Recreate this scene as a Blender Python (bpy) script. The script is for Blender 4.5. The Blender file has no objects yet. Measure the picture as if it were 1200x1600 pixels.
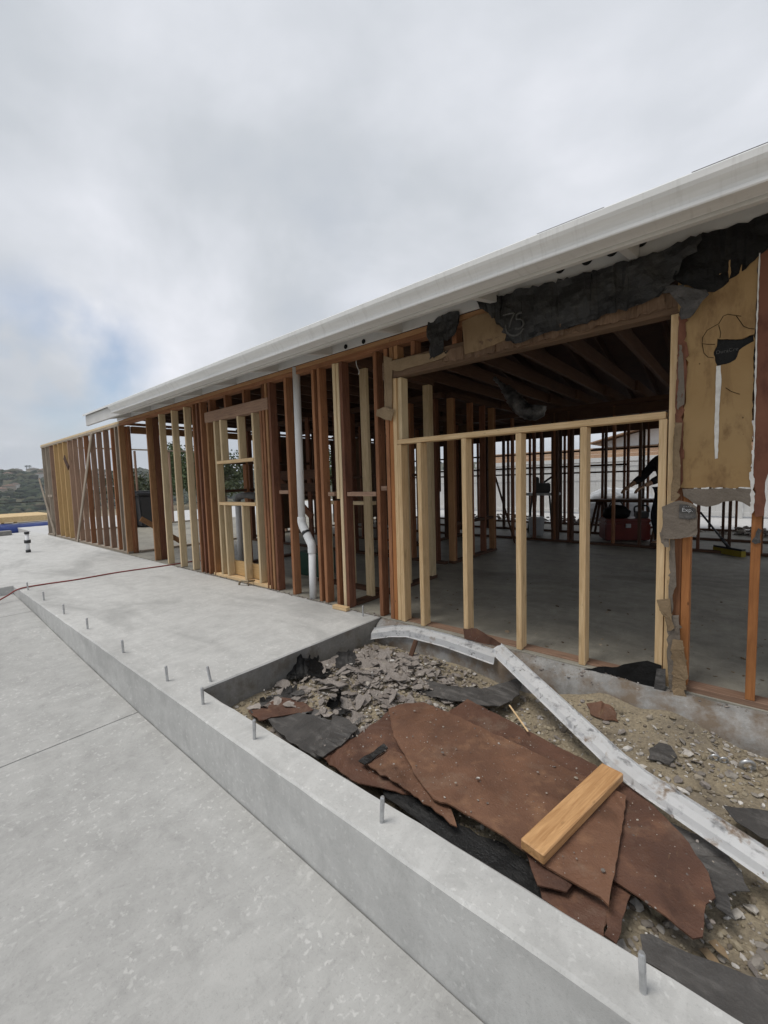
import bpy, bmesh, math, random
from mathutils import Vector, Matrix, noise
random.seed(7)
sc = bpy.context.scene
C = sc.collection
R = math.radians

# ------------------------------------------------------------------ camera
H = 1.20
FPX = 664.8
cam_r = Vector((0.7617, 0.6474, -0.0290)).normalized()
cam_f = Vector((-0.6472, 0.7584, -0.0765)).normalized()
cam_u = cam_r.cross(cam_f).normalized()
cam_r = cam_f.cross(cam_u).normalized()
cd = bpy.data.cameras.new('camera'); cam = bpy.data.objects.new('camera', cd); C.objects.link(cam)
cd.sensor_fit = 'HORIZONTAL'; cd.sensor_width = 36; cd.lens = 36 * FPX / 1200
cd.clip_start = 0.02; cd.clip_end = 6000
cam.matrix_world = Matrix(((cam_r.x, cam_u.x, -cam_f.x, 0), (cam_r.y, cam_u.y, -cam_f.y, 0), (cam_r.z, cam_u.z, -cam_f.z, H), (0, 0, 0, 1)))
sc.camera = cam
CAM = Vector((0, 0, H))

# ------------------------------------------------------------------ sky and sun (overcast)
SUN_EL, SUN_AZ = R(66), R(215)          # high, behind the photographer
w = bpy.data.worlds.new('World'); sc.world = w; w.use_nodes = True
nt = w.node_tree; N = nt.nodes; LK = nt.links; N.clear()
out = N.new('ShaderNodeOutputWorld'); bg = N.new('ShaderNodeBackground'); bg.inputs[1].default_value = 0.1
sky = N.new('ShaderNodeTexSky'); sky.sky_type = 'NISHITA'; sky.sun_disc = False
sky.sun_elevation = SUN_EL; sky.sun_rotation = SUN_AZ
tc = N.new('ShaderNodeTexCoord')
sep = N.new('ShaderNodeSeparateXYZ'); LK.new(tc.outputs['Generated'], sep.inputs[0])
zz = N.new('ShaderNodeMath'); zz.operation = 'MAXIMUM'; zz.inputs[1].default_value = 0.0; LK.new(sep.outputs[2], zz.inputs[0])
za = N.new('ShaderNodeMath'); za.operation = 'ADD'; za.inputs[1].default_value = 0.42; LK.new(zz.outputs[0], za.inputs[0])
dv = N.new('ShaderNodeVectorMath'); dv.operation = 'DIVIDE'; LK.new(tc.outputs['Generated'], dv.inputs[0])
cmb = N.new('ShaderNodeCombineXYZ')
for i in range(3): LK.new(za.outputs[0], cmb.inputs[i])
LK.new(cmb.outputs[0], dv.inputs[1])
mp = N.new('ShaderNodeMapping'); mp.inputs['Location'].default_value = (2.0, 8.0, 0); mp.inputs['Scale'].default_value = (1, 1, 0.0)
LK.new(dv.outputs[0], mp.inputs[0])
n1 = N.new('ShaderNodeTexNoise'); n1.inputs['Scale'].default_value = 1.35; n1.inputs['Detail'].default_value = 7; n1.inputs['Roughness'].default_value = 0.52; n1.inputs['Distortion'].default_value = 0.25
LK.new(mp.outputs[0], n1.inputs['Vector'])
r1 = N.new('ShaderNodeValToRGB'); LK.new(n1.outputs[0], r1.inputs[0])
e = r1.color_ramp.elements
e[0].position = 0.28; e[0].color = (0.36, 0.395, 0.445, 1)
e[1].position = 0.70; e[1].color = (0.68, 0.69, 0.735, 1)
x = e.new(0.47); x.color = (0.455, 0.48, 0.515, 1)
x = e.new(0.58); x.color = (0.55, 0.57, 0.61, 1)
mul = N.new('ShaderNodeVectorMath'); mul.operation = 'SCALE'; mul.inputs['Scale'].default_value = 9.8; LK.new(r1.outputs[0], mul.inputs[0])
n2 = N.new('ShaderNodeTexNoise'); n2.inputs['Scale'].default_value = 0.9; n2.inputs['Detail'].default_value = 5; n2.inputs['Roughness'].default_value = 0.5
mp2 = N.new('ShaderNodeMapping'); mp2.inputs['Location'].default_value = (7.3, 4.1, 0); mp2.inputs['Scale'].default_value = (1, 1, 0.0)
LK.new(dv.outputs[0], mp2.inputs[0]); LK.new(mp2.outputs[0], n2.inputs['Vector'])
r2 = N.new('ShaderNodeValToRGB'); LK.new(n2.outputs[0], r2.inputs[0])
r2.color_ramp.elements[0].position = 0.56; r2.color_ramp.elements[0].color = (1, 1, 1, 1)
r2.color_ramp.elements[1].position = 0.70; r2.color_ramp.elements[1].color = (0.8, 0.8, 0.8, 1)
sks = N.new('ShaderNodeVectorMath'); sks.operation = 'SCALE'; sks.inputs['Scale'].default_value = 0.9; LK.new(sky.outputs[0], sks.inputs[0])
# a break in the cloud low over the far end of the house
gd = Vector((-0.943, 0.235, 0.235)).normalized()
dp_ = N.new('ShaderNodeVectorMath'); dp_.operation = 'DOT_PRODUCT'; dp_.inputs[1].default_value = gd; LK.new(tc.outputs['Generated'], dp_.inputs[0])
gm = N.new('ShaderNodeMapRange'); gm.interpolation_type = 'SMOOTHSTEP'; gm.inputs[1].default_value = 0.984; gm.inputs[2].default_value = 0.999; LK.new(dp_.outputs['Value'], gm.inputs[0])
gn = N.new('ShaderNodeTexNoise'); gn.inputs['Scale'].default_value = 5.5; gn.inputs['Detail'].default_value = 6; LK.new(tc.outputs['Generated'], gn.inputs['Vector'])
gr = N.new('ShaderNodeMapRange'); gr.inputs[1].default_value = 0.40; gr.inputs[2].default_value = 0.62; LK.new(gn.outputs[0], gr.inputs[0])
gp_ = N.new('ShaderNodeMath'); gp_.operation = 'MULTIPLY'; LK.new(gm.outputs[0], gp_.inputs[0]); LK.new(gr.outputs[0], gp_.inputs[1])
gs = N.new('ShaderNodeMath'); gs.operation = 'MULTIPLY'; gs.inputs[1].default_value = 0.8; LK.new(gp_.outputs[0], gs.inputs[0])
gi = N.new('ShaderNodeMath'); gi.operation = 'SUBTRACT'; gi.inputs[0].default_value = 1.0; LK.new(gs.outputs[0], gi.inputs[1])
gx = N.new('ShaderNodeMath'); gx.operation = 'MINIMUM'; LK.new(gi.outputs[0], gx.inputs[0]); LK.new(r2.outputs[0], gx.inputs[1])
mix = N.new('ShaderNodeMix'); mix.data_type = 'RGBA'
LK.new(gx.outputs[0], mix.inputs['Factor']); LK.new(sks.outputs[0], mix.inputs[6]); LK.new(mul.outputs[0], mix.inputs[7])
LK.new(mix.outputs[2], bg.inputs[0]); LK.new(bg.outputs[0], out.inputs[0])

sd = bpy.data.lights.new('sun', 'SUN'); sd.energy = 1.5; sd.angle = R(24); sd.color = (1, 0.95, 0.88)
so = bpy.data.objects.new('sun', sd); C.objects.link(so)
sdir = Vector((math.sin(SUN_AZ) * math.cos(SUN_EL), math.cos(SUN_AZ) * math.cos(SUN_EL), math.sin(SUN_EL)))
so.rotation_euler = sdir.to_track_quat('Z', 'Y').to_euler(); so.location = (-3, -8, 12)

vs = sc.view_settings; vs.view_transform = 'Standard'; vs.look = 'None'; vs.exposure = 0.46; vs.gamma = 1; vs.use_curve_mapping = False

# ------------------------------------------------------------------ helpers
def ray(px, py): return cam_r * ((px - 600) / FPX) - cam_u * ((py - 800) / FPX) + cam_f
def on_y(px, py, Y): d = ray(px, py); return CAM + d * (Y / d.y)
def on_z(px, py, z): d = ray(px, py); return CAM + d * ((z - H) / d.z)
def on_x(px, py, X): d = ray(px, py); return CAM + d * (X / d.x)

def tag(o, label=None, cat=None, group=None, kind=None):
    if label: o['label'] = label
    if cat: o['category'] = cat
    if group: o['group'] = group
    if kind: o['kind'] = kind
    return o
def empty(name, loc=(0, 0, 0)):
    o = bpy.data.objects.new(name, None); C.objects.link(o); o.location = loc; o.empty_display_size = 0.1
    return o
def link(name, me, mat=None, parent=None, M=None):
    o = bpy.data.objects.new(name, me); C.objects.link(o)
    if mat is not None and not me.materials: me.materials.append(mat)
    if mat is not None and me.materials[0] != mat:
        o.material_slots[0].link = 'OBJECT'; o.material_slots[0].material = mat
    if parent: o.parent = parent
    if M is not None:
        o.matrix_basis = (parent_world(parent).inverted() @ M) if parent else M
    return o
def parent_world(p):
    m = Matrix.Identity(4)
    while p is not None:
        m = p.matrix_basis @ m; p = p.parent
    return m
def from_bm(name, bm, mat=None, parent=None, smooth=False, M=None):
    me = bpy.data.meshes.new(name); bm.normal_update(); bm.to_mesh(me); bm.free()
    if smooth:
        for p in me.polygons: p.use_smooth = True
    if M is None: M = Matrix.Identity(4)
    return link(name, me, mat, parent, M)
def from_py(name, vs_, fs, mat=None, parent=None, smooth=False, M=None):
    me = bpy.data.meshes.new(name); me.from_pydata([tuple(v) for v in vs_], [], fs); me.update()
    if smooth:
        for p in me.polygons: p.use_smooth = True
    if M is None: M = Matrix.Identity(4)
    return link(name, me, mat, parent, M)

_boxes = {}
def box_mesh(w_, d_, l_, bev=0.0025):
    k = (round(w_, 3), round(d_, 3), round(l_, 2), bev)
    if k not in _boxes:
        bm = bmesh.new(); bmesh.ops.create_cube(bm, size=1)
        bmesh.ops.scale(bm, vec=(w_, d_, l_), verts=bm.verts)
        if bev: bmesh.ops.bevel(bm, geom=bm.edges[:], offset=bev, segments=1, affect='EDGES')
        me = bpy.data.meshes.new('board'); bm.to_mesh(me); bm.free(); _boxes[k] = me
    return _boxes[k]
def board(name, p0, p1, w_, d_, mat, parent=None, yaxis=(0, 1, 0), bev=0.0025):
    """a length of lumber from p0 to p1; w_ across, d_ along yaxis"""
    p0 = Vector(p0); p1 = Vector(p1); z = (p1 - p0); L = z.length; z.normalize()
    y = Vector(yaxis); y = (y - z * y.dot(z)).normalized(); xx = y.cross(z)
    M = Matrix((xx, y, z)).transposed().to_4x4(); M.translation = (p0 + p1) / 2
    me = box_mesh(w_, d_, L, bev)
    if not me.materials: me.materials.append(mat)
    return link(name, me, mat, parent, M)
def box(name, lo, hi, mat, parent=None, bev=0.004):
    lo = Vector(lo); hi = Vector(hi); s = hi - lo
    bm = bmesh.new(); bmesh.ops.create_cube(bm, size=1); bmesh.ops.scale(bm, vec=s, verts=bm.verts)
    if bev: bmesh.ops.bevel(bm, geom=bm.edges[:], offset=bev, segments=1, affect='EDGES')
    return from_bm(name, bm, mat, parent, M=Matrix.Translation((lo + hi) / 2))

def tube_bm(bm, pts, rad, seg=10, caps=True):
    pts = [Vector(p) for p in pts]; rings = []
    n = len(pts); rads = rad if isinstance(rad, (list, tuple)) else [rad] * n
    up = Vector((0.123, 0.31, 0.94)).normalized(); prev = None
    for i, p in enumerate(pts):
        t = (pts[min(i + 1, n - 1)] - pts[max(i - 1, 0)]).normalized()
        if prev is None:
            a = t.cross(up); a = a.normalized() if a.length > 1e-3 else t.orthogonal().normalized()
        else:
            a = (prev - t * prev.dot(t)).normalized()
        prev = a; b = t.cross(a)
        rings.append([bm.verts.new(p + (a * math.cos(2 * math.pi * k / seg) + b * math.sin(2 * math.pi * k / seg)) * rads[i]) for k in range(seg)])
    for i in range(n - 1):
        for k in range(seg):
            bm.faces.new((rings[i][k], rings[i][(k + 1) % seg], rings[i + 1][(k + 1) % seg], rings[i + 1][k]))
    if caps:
        bm.faces.new(rings[0][::-1]); bm.faces.new(rings[-1])
def tube(name, pts, rad, mat, parent=None, seg=10, smooth=True):
    bm = bmesh.new(); tube_bm(bm, pts, rad, seg)
    bmesh.ops.recalc_face_normals(bm, faces=bm.faces)
    return from_bm(name, bm, mat, parent, smooth=smooth)
def smooth_path(pts, n=6):
    pts = [Vector(p) for p in pts]; o = []
    P = [pts[0]] + pts + [pts[-1]]
    for i in range(1, len(P) - 2):
        a, b, c, d = P[i - 1:i + 3]
        for k in range(n):
            t = k / n
            o.append(0.5 * ((2 * b) + (c - a) * t + (2 * a - 5 * b + 4 * c - d) * t * t + (3 * b - a - 3 * c + d) * t ** 3))
    o.append(pts[-1]); return o
def ragged(pts, step, amp, seed=0):
    rnd = random.Random(seed); o = []
    n = len(pts)
    for i in range(n):
        a = Vector(pts[i]); b = Vector(pts[(i + 1) % n]); L = (b - a).length
        k = max(1, int(L / step)); d = (b - a)
        for j in range(k):
            p = a + d * (j / k)
            if j: p += Vector((rnd.uniform(-amp, amp), rnd.uniform(-amp, amp), rnd.uniform(-amp, amp)))
            o.append(p)
    return o
def sheet(name, pts, mat, thick=0.004, wob=0.012, freq=4.0, cuts=2, step=0.05, amp=0.006, seed=0, normal=None, bend=None, parent=None, smooth=True):
    """a torn sheet with an outline of its own, thickness and waviness. pts: 3D outline, roughly planar"""
    pts = ragged(pts, step, amp, seed) if step else [Vector(p) for p in pts]
    ctr = sum(pts, Vector()) / len(pts)
    nrm = Vector(normal) if normal else Vector((0, 0, 0))
    if not normal:
        for i in range(len(pts)):
            nrm += (pts[i] - ctr).cross(pts[(i + 1) % len(pts)] - ctr)
        if nrm.z < 0: nrm = -nrm
    nrm.normalize()
    # flatten on the mean plane, keep big tilt
    bm = bmesh.new(); vsn = [bm.verts.new(p - ctr) for p in pts]
    f = bm.faces.new(vsn)
    bmesh.ops.triangulate(bm, faces=[f], quad_method='BEAUTY', ngon_method='BEAUTY')
    for _ in range(cuts):
        es = [e_ for e_ in bm.edges if e_.calc_length() > step * 1.6]
        if not es: break
        bmesh.ops.subdivide_edges(bm, edges=es, cuts=1, use_grid_fill=False)
        bmesh.ops.triangulate(bm, faces=[f_ for f_ in bm.faces if len(f_.verts) > 3])
    for v in bm.verts:
        q = (v.co + ctr) * freq + Vector((seed * 3.1, seed * 1.7, 0))
        dz = noise.noise(q) * wob + noise.noise(q * 3.1) * wob * 0.35
        v.co += nrm * dz
        if bend: v.co += bend(v.co + ctr)
    bm.normal_update()
    fs = bm.faces[:]
    g = bmesh.ops.extrude_face_region(bm, geom=fs)
    top = [e_ for e_ in g['geom'] if isinstance(e_, bmesh.types.BMVert)]
    for v in top: v.co += nrm * thick
    bmesh.ops.recalc_face_normals(bm, faces=bm.faces)
    return from_bm(name, bm, mat, parent, smooth=False, M=Matrix.Translation(ctr))

# ------------------------------------------------------------------ materials
class MT:
    def __init__(s, name, rough=0.8, spec=0.3, metallic=0.0):
        s.m = bpy.data.materials.new(name); s.m.use_nodes = True; s.t = s.m.node_tree; s.n = s.t.nodes
        s.b = s.n['Principled BSDF']; s.b.inputs['Roughness'].default_value = rough; s.b.inputs['Specular IOR Level'].default_value = spec
        s.b.inputs['Metallic'].default_value = metallic
        s.tc = s.n.new('ShaderNodeTexCoord')
    def L(s, a, b): s.t.links.new(a, b)
    def coord(s, scale=(1, 1, 1), kind='Object', rand=False):
        m = s.n.new('ShaderNodeMapping'); m.inputs['Scale'].default_value = scale
        src = s.tc.outputs[kind]
        if rand:
            oi = s.n.new('ShaderNodeObjectInfo'); mm = s.n.new('ShaderNodeMath'); mm.operation = 'MULTIPLY'; mm.inputs[1].default_value = 37.0
            s.L(oi.outputs['Random'], mm.inputs[0])
            va = s.n.new('ShaderNodeVectorMath'); va.operation = 'ADD'; s.L(src, va.inputs[0]); s.L(mm.outputs[0], va.inputs[1]); src = va.outputs[0]
        s.L(src, m.inputs[0]); return m.outputs[0]
    def noise(s, vec, scale=5, detail=4, rough=0.55, dist=0):
        n = s.n.new('ShaderNodeTexNoise'); n.inputs['Scale'].default_value = scale; n.inputs['Detail'].default_value = detail
        n.inputs['Roughness'].default_value = rough; n.inputs['Distortion'].default_value = dist
        s.L(vec, n.inputs['Vector']); return n.outputs[0]
    def voro(s, vec, scale=5, out='Distance', feature='F1'):
        n = s.n.new('ShaderNodeTexVoronoi'); n.feature = feature; n.inputs['Scale'].default_value = scale; s.L(vec, n.inputs['Vector']); return n.outputs[out]
    def ramp(s, fac, stops):
        r = s.n.new('ShaderNodeValToRGB'); s.L(fac, r.inputs[0]); e = r.color_ramp.elements
        while len(e) < len(stops): e.new(0.5)
        for el, (p, c) in zip(e, stops):
            el.position = p; el.color = (c, c, c, 1) if isinstance(c, (int, float)) else (*c, 1)
        return r.outputs[0]
    def mix(s, fac, a, b, mode='MIX'):
        m = s.n.new('ShaderNodeMix'); m.data_type = 'RGBA'; m.blend_type = mode
        for v, i in ((fac, 0), (a, 6), (b, 7)):
            if isinstance(v, (int, float)): m.inputs[i].default_value = v if i == 0 else (v, v, v, 1)
            elif isinstance(v, tuple): m.inputs[i].default_value = (*v, 1)
            else: s.L(v, m.inputs[i])
        return m.outputs[2]
    def color(s, c):
        if isinstance(c, tuple): s.b.inputs['Base Color'].default_value = (*c, 1)
        else: s.L(c, s.b.inputs['Base Color'])
    def rough(s, c): s.L(c, s.b.inputs['Roughness'])
    def bump(s, h, strength=0.3, dist=0.01):
        b = s.n.new('ShaderNodeBump'); b.inputs['Strength'].default_value = strength; b.inputs['Distance'].default_value = dist
        s.L(h, b.inputs['Height']); s.L(b.outputs[0], s.b.inputs['Normal'])
    def island(s):
        g = s.n.new('ShaderNodeNewGeometry'); return g.outputs['Random Per Island']
    def objrand(s):
        g = s.n.new('ShaderNodeObjectInfo'); return g.outputs['Random']

def wood(name, light, dark, stain=0.35, spots=0.6, stain_c=None, rough=0.75, var=0.3):
    t = MT(name, rough, 0.25)
    v = t.coord((1, 1, 1), rand=True)
    vg = t.coord((26, 26, 1.3), rand=True)
    vw = t.coord((7, 7, 0.55), rand=True)
    grain = t.noise(vg, 3.0, 5, 0.65, 0.6)
    rings = t.noise(vw, 2.2, 3, 0.5, 2.2)
    r_ = t.ramp(rings, [(0.30, 0.0), (0.42, 0.8), (0.50, 0.2), (0.60, 0.9), (0.72, 0.1)])
    base = t.mix(t.ramp(grain, [(0.38, 0.0), (0.64, 1.0)]), tuple(c * 0.8 for c in dark), tuple(min(1, c * 1.06) for c in light))
    base = t.mix(0.5, base, t.mix(r_, dark, light))
    # stains along the board
    st = t.ramp(t.noise(t.coord((2.2, 2.2, 0.9), rand=True), 2.0, 5, 0.6, 0.8), [(0.48, 0.0), (0.68, stain)])
    base = t.mix(st, base, stain_c or tuple(c * 0.35 for c in dark))
    # knots and nail marks
    kn = t.ramp(t.voro(t.coord((9, 9, 2.6), rand=True), 1.0), [(0.05, 1.0), (0.16, 0.0)])
    base = t.mix(t.mix(0.5, kn, 0.0), base, tuple(c * 0.45 for c in dark))
    nl = t.ramp(t.voro(t.coord((15, 15, 6), rand=True), 1.3), [(0.06, spots), (0.10, 0.0)])
    base = t.mix(nl, base, (0.02, 0.015, 0.012))
    sm = t.ramp(t.noise(t.coord((12, 12, 5), rand=True), 1.6, 6, 0.7), [(0.56, 0.0), (0.70, stain * 0.8)])
    base = t.mix(sm, base, tuple(c * 0.4 for c in dark))
    pl = t.ramp(t.noise(t.coord((30, 30, 14), rand=True), 1.5, 4, 0.6), [(0.70, 0.0), (0.76, spots * 0.5)])
    base = t.mix(pl, base, tuple(min(.8, c * 1.9 + .06) for c in light))
    # piece to piece
    base = t.mix(var, base, t.mix(t.objrand(), tuple(c * 0.55 for c in dark), tuple(min(1, c * 1.15) for c in light)))
    t.color(base)
    t.bump(grain, 0.35, 0.004)
    return t.m
W_OLD = wood('wood_old', (0.38, 0.180, 0.088), (0.175, 0.071, 0.035), 0.45, 0.8)
W_RED = wood('wood_red', (0.235, 0.102, 0.057), (0.10, 0.041, 0.026), 0.5, 0.8)
W_MID = wood('wood_mid', (0.45, 0.255, 0.125), (0.27, 0.130, 0.058), 0.4, 0.8)
W_NEW = wood('wood_new', (0.79, 0.595, 0.355), (0.59, 0.385, 0.190), 0.2, 0.25, (0.36, 0.20, 0.09), 0.6, 0.22)
W_PALE = wood('wood_pale', (0.72, 0.585, 0.385), (0.53, 0.395, 0.225), 0.2, 0.3, (0.26, 0.19, 0.12), 0.65, 0.25)
W_YEL = wood('wood_yellow', (0.58, 0.395, 0.185), (0.43, 0.26, 0.11), 0.25, 0.3, (0.3, 0.16, 0.06))
W_GREY = wood('wood_weathered', (0.38, 0.25, 0.175), (0.22, 0.13, 0.088), 0.35, 0.7)
W_SILV = wood('wood_silver', (0.42, 0.36, 0.29), (0.27, 0.215, 0.165), 0.35, 0.6)
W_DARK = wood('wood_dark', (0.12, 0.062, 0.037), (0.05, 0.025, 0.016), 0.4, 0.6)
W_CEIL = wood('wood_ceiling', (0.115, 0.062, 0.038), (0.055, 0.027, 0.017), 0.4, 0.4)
W_BLOCK = wood('wood_block', (0.66, 0.40, 0.195), (0.40, 0.205, 0.085), 0.35, 0.2, (0.28, 0.13, 0.05), 0.5, 0.1)
W_HDR = wood('wood_header', (0.21, 0.135, 0.085), (0.11, 0.066, 0.040), 0.5, 0.6)
W_ORNG = wood('wood_orange', (0.47, 0.205, 0.075), (0.30, 0.115, 0.04), 0.35, 0.9)

def concrete(name, base, var=0.12, speck=0.25, blotch=1.2, rough=0.85, damp=0.0, bump=0.25, streak=(1, 1, 1), tint=(1, 1, 1)):
    t = MT(name, rough, 0.25)
    v = t.coord()
    vs_ = t.coord(streak)
    big = t.noise(vs_, blotch, 5, 0.6, 0.4); med = t.noise(v, 7.0, 6, 0.62); fine = t.noise(v, 110, 5, 0.75); vf = t.noise(v, 320, 2, 0.6)
    lo = tuple(base * (1 - var) * c for c in tint); hi = tuple(min(0.95, base * (1 + var) * c) for c in tint)
    c = t.mix(t.ramp(big, [(0.3, 0.0), (0.7, 1.0)]), lo, hi)
    c = t.mix(0.55, c, t.mix(t.ramp(med, [(0.3, 0.0), (0.7, 1.0)]), lo, hi))
    c = t.mix(t.mix(1.0, t.ramp(fine, [(0.30, 0.40), (0.46, 0.0)]), 1.0, 'MULTIPLY'), c, tuple(x_ * 0.60 for x_ in lo))
    # pale flecks
    fl = t.ramp(t.noise(v, 42, 3, 0.55, 0.3), [(0.585, 0.0), (0.67, speck)])
    msk = t.ramp(t.noise(v, 3.2, 4, 0.6), [(0.36, 0.0), (0.56, 1.0)])
    c = t.mix(t.mix(1.0, fl, msk, 'MULTIPLY'), c, tuple(min(0.92, x_ * 1.35) for x_ in hi))
    sm = t.ramp(t.noise(t.coord((2.5, 0.9, 1)), 3.4, 6, 0.72, 1.6), [(0.50, 0.0), (0.62, 0.18)])
    c = t.mix(sm, c, tuple(min(0.92, x_ * 1.22) for x_ in hi))
    sm2 = t.ramp(t.noise(t.coord((1.1, 1.6, 1)), 8.0, 7, 0.75, 0.6), [(0.52, 0.0), (0.66, 0.24)])
    c = t.mix(sm2, c, tuple(x_ * 0.68 for x_ in lo))
    # pits
    pit = t.ramp(t.voro(v, 38), [(0.03, 0.55), (0.06, 0.0)])
    pm = t.ramp(t.noise(v, 2.1, 3), [(0.52, 0.0), (0.6, 1.0)])
    c = t.mix(t.mix(1.0, pit, pm, 'MULTIPLY'), c, tuple(x_ * 0.45 for x_ in lo))
    if damp:
        dm = t.ramp(t.noise(t.coord((0.6, 1.4, 1)), 0.9, 5, 0.6, 0.8), [(0.50, 0.0), (0.66, damp)])
        c = t.mix(dm, c, tuple(x_ * 0.62 for x_ in lo))
    t.color(c)
    h = t.mix(0.5, fine, vf); h = t.mix(0.35, h, med)
    t.bump(h, bump, 0.006)
    return t.m
CON_LOW = concrete('concrete_flatwork', 0.385, 0.17, 0.55, 0.8, damp=0.15, tint=(1.005, 1.0, 0.97))
CON_NEW = concrete('concrete_new_slab', 0.485, 0.17, 0.35, 0.9, damp=0.5, streak=(0.5, 1.3, 1), tint=(1.0, 1.0, 0.975))
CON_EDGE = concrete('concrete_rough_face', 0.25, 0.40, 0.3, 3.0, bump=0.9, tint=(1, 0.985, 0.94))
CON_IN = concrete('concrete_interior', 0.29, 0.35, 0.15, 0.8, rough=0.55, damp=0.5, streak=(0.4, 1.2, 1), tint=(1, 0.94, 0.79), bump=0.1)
CON_STEM = concrete('concrete_stem_wall', 0.29, 0.4, 0.3, 1.8, damp=0.3, bump=0.8, tint=(1, 0.985, 0.95))
def _dirt(m, col, lo=.46, hi=.62, amt=.85, sc=5):
    nt_ = m.node_tree; b_ = nt_.nodes['Principled BSDF']; src = b_.inputs['Base Color'].links[0].from_socket
    n_ = nt_.nodes.new('ShaderNodeTexNoise'); n_.inputs['Scale'].default_value = sc; n_.inputs['Detail'].default_value = 7; n_.inputs['Roughness'].default_value = .65
    tc_ = nt_.nodes.new('ShaderNodeTexCoord'); nt_.links.new(tc_.outputs['Object'], n_.inputs['Vector'])
    r_ = nt_.nodes.new('ShaderNodeValToRGB'); nt_.links.new(n_.outputs[0], r_.inputs[0]); e_ = r_.color_ramp.elements; e_[0].position = lo; e_[0].color = (0, 0, 0, 1); e_[1].position = hi; e_[1].color = (amt, amt, amt, 1)
    mx = nt_.nodes.new('ShaderNodeMix'); mx.data_type = 'RGBA'; nt_.links.new(r_.outputs[0], mx.inputs[0]); nt_.links.new(src, mx.inputs[6]); mx.inputs[7].default_value = (*col, 1); nt_.links.new(mx.outputs[2], b_.inputs['Base Color'])
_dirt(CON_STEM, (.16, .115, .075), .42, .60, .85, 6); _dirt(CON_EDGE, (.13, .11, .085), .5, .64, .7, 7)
CON_PALE = concrete('concrete_patio', 0.5, 0.12, 0.2, 0.7)

def plain(name, c1, c2, scale=6, rough=0.6, spec=0.3, metallic=0.0, bump=0.1, rand=False, stretch=(1, 1, 1)):
    t = MT(name, rough, spec, metallic); v = t.coord(stretch, rand=rand)
    n = t.noise(v, scale, 5, 0.6)
    t.color(t.mix(t.ramp(n, [(0.3, 0.0), (0.7, 1.0)]), c1, c2))
    if bump: t.bump(t.noise(v, scale * 6, 3), bump, 0.004)
    return t.m
PAINT = plain('white_paint', (0.52, 0.515, 0.50), (0.62, 0.615, 0.60), 3, 0.45, 0.4, bump=0.03)
def gutter_mat():
    t = MT('gutter_enamel', 0.38, 0.4); v = t.coord((1.0, 9, 9)); n = t.noise(v, 2.2, 5, 0.65)
    d = t.noise(t.coord((14, 1.5, 1.5)), 3, 4, 0.6)
    c = t.mix(t.ramp(n, [(0.35, 0.0), (0.7, 1.0)]), (0.70, 0.705, 0.70), (0.80, 0.805, 0.80))
    c = t.mix(t.ramp(d, [(0.54, 0.0), (0.72, 0.25)]), c, (0.38, 0.37, 0.35)); t.color(c); return t.m
GUTTER = gutter_mat()
PVC = plain('white_pvc', (0.70, 0.71, 0.71), (0.80, 0.81, 0.82), 5, 0.35, 0.45, bump=0.02)
STEEL = plain('galvanised_steel', (0.42, 0.43, 0.44), (0.62, 0.63, 0.64), 30, 0.42, 0.5, 0.75, bump=0.05)
BLACKP = plain('black_plastic', (0.018, 0.018, 0.02), (0.03, 0.03, 0.033), 4, 0.4, 0.5)
SHINGLE = plain('roof_shingle', (0.09, 0.08, 0.075), (0.16, 0.15, 0.14), 40, 0.95, 0.1)

def felt(name, a, b, worn, amt=0.5, rough=0.8, spec=0.25):
    t = MT(name, rough, spec); v = t.coord(rand=True)
    n = t.noise(v, 5, 6, 0.65, 0.3); f = t.noise(v, 60, 4, 0.7); s = t.noise(t.coord((3, 14, 14), rand=True), 2, 4, 0.6)
    c = t.mix(t.ramp(n, [(0.3, 0.0), (0.7, 1.0)]), a, b)
    c = t.mix(t.ramp(s, [(0.52, 0.0), (0.75, amt)]), c, worn)
    c = t.mix(t.ramp(f, [(0.62, 0.0), (0.75, amt * 0.6)]), c, worn)
    c = t.mix(t.ramp(t.noise(v, 9, 7, 0.7), [(0.56, 0.0), (0.72, amt * 0.8)]), c, tuple(x_ * 1.25 for x_ in worn))
    t.color(c); t.bump(t.mix(0.5, n, f), 0.8, 0.014); return t.m
FELT = felt('black_felt', (0.010, 0.010, 0.0105), (0.026, 0.026, 0.026), (0.085, 0.083, 0.08), 0.45, 0.42, 0.4)
FELT_BLK = felt('deep_black_felt', (0.005, 0.005, 0.0055), (0.011, 0.011, 0.011), (0.035, 0.035, 0.035), 0.25, 0.6)
FELT_GREY = felt('grey_felt', (0.045, 0.043, 0.042), (0.095, 0.090, 0.086), (0.20, 0.19, 0.18), 0.6, 0.6)
FLAKE = felt('grey_scrap', (0.23, 0.203, 0.183), (0.38, 0.337, 0.305), (0.52, 0.48, 0.445), 0.5)
PAPER = felt('grey_building_paper', (0.15, 0.125, 0.10), (0.235, 0.20, 0.165), (0.13, 0.11, 0.09), 0.5)
KRAFT = felt('kraft_paper', (0.21, 0.15, 0.09), (0.30, 0.22, 0.135), (0.16, 0.11, 0.065), 0.5)
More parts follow.
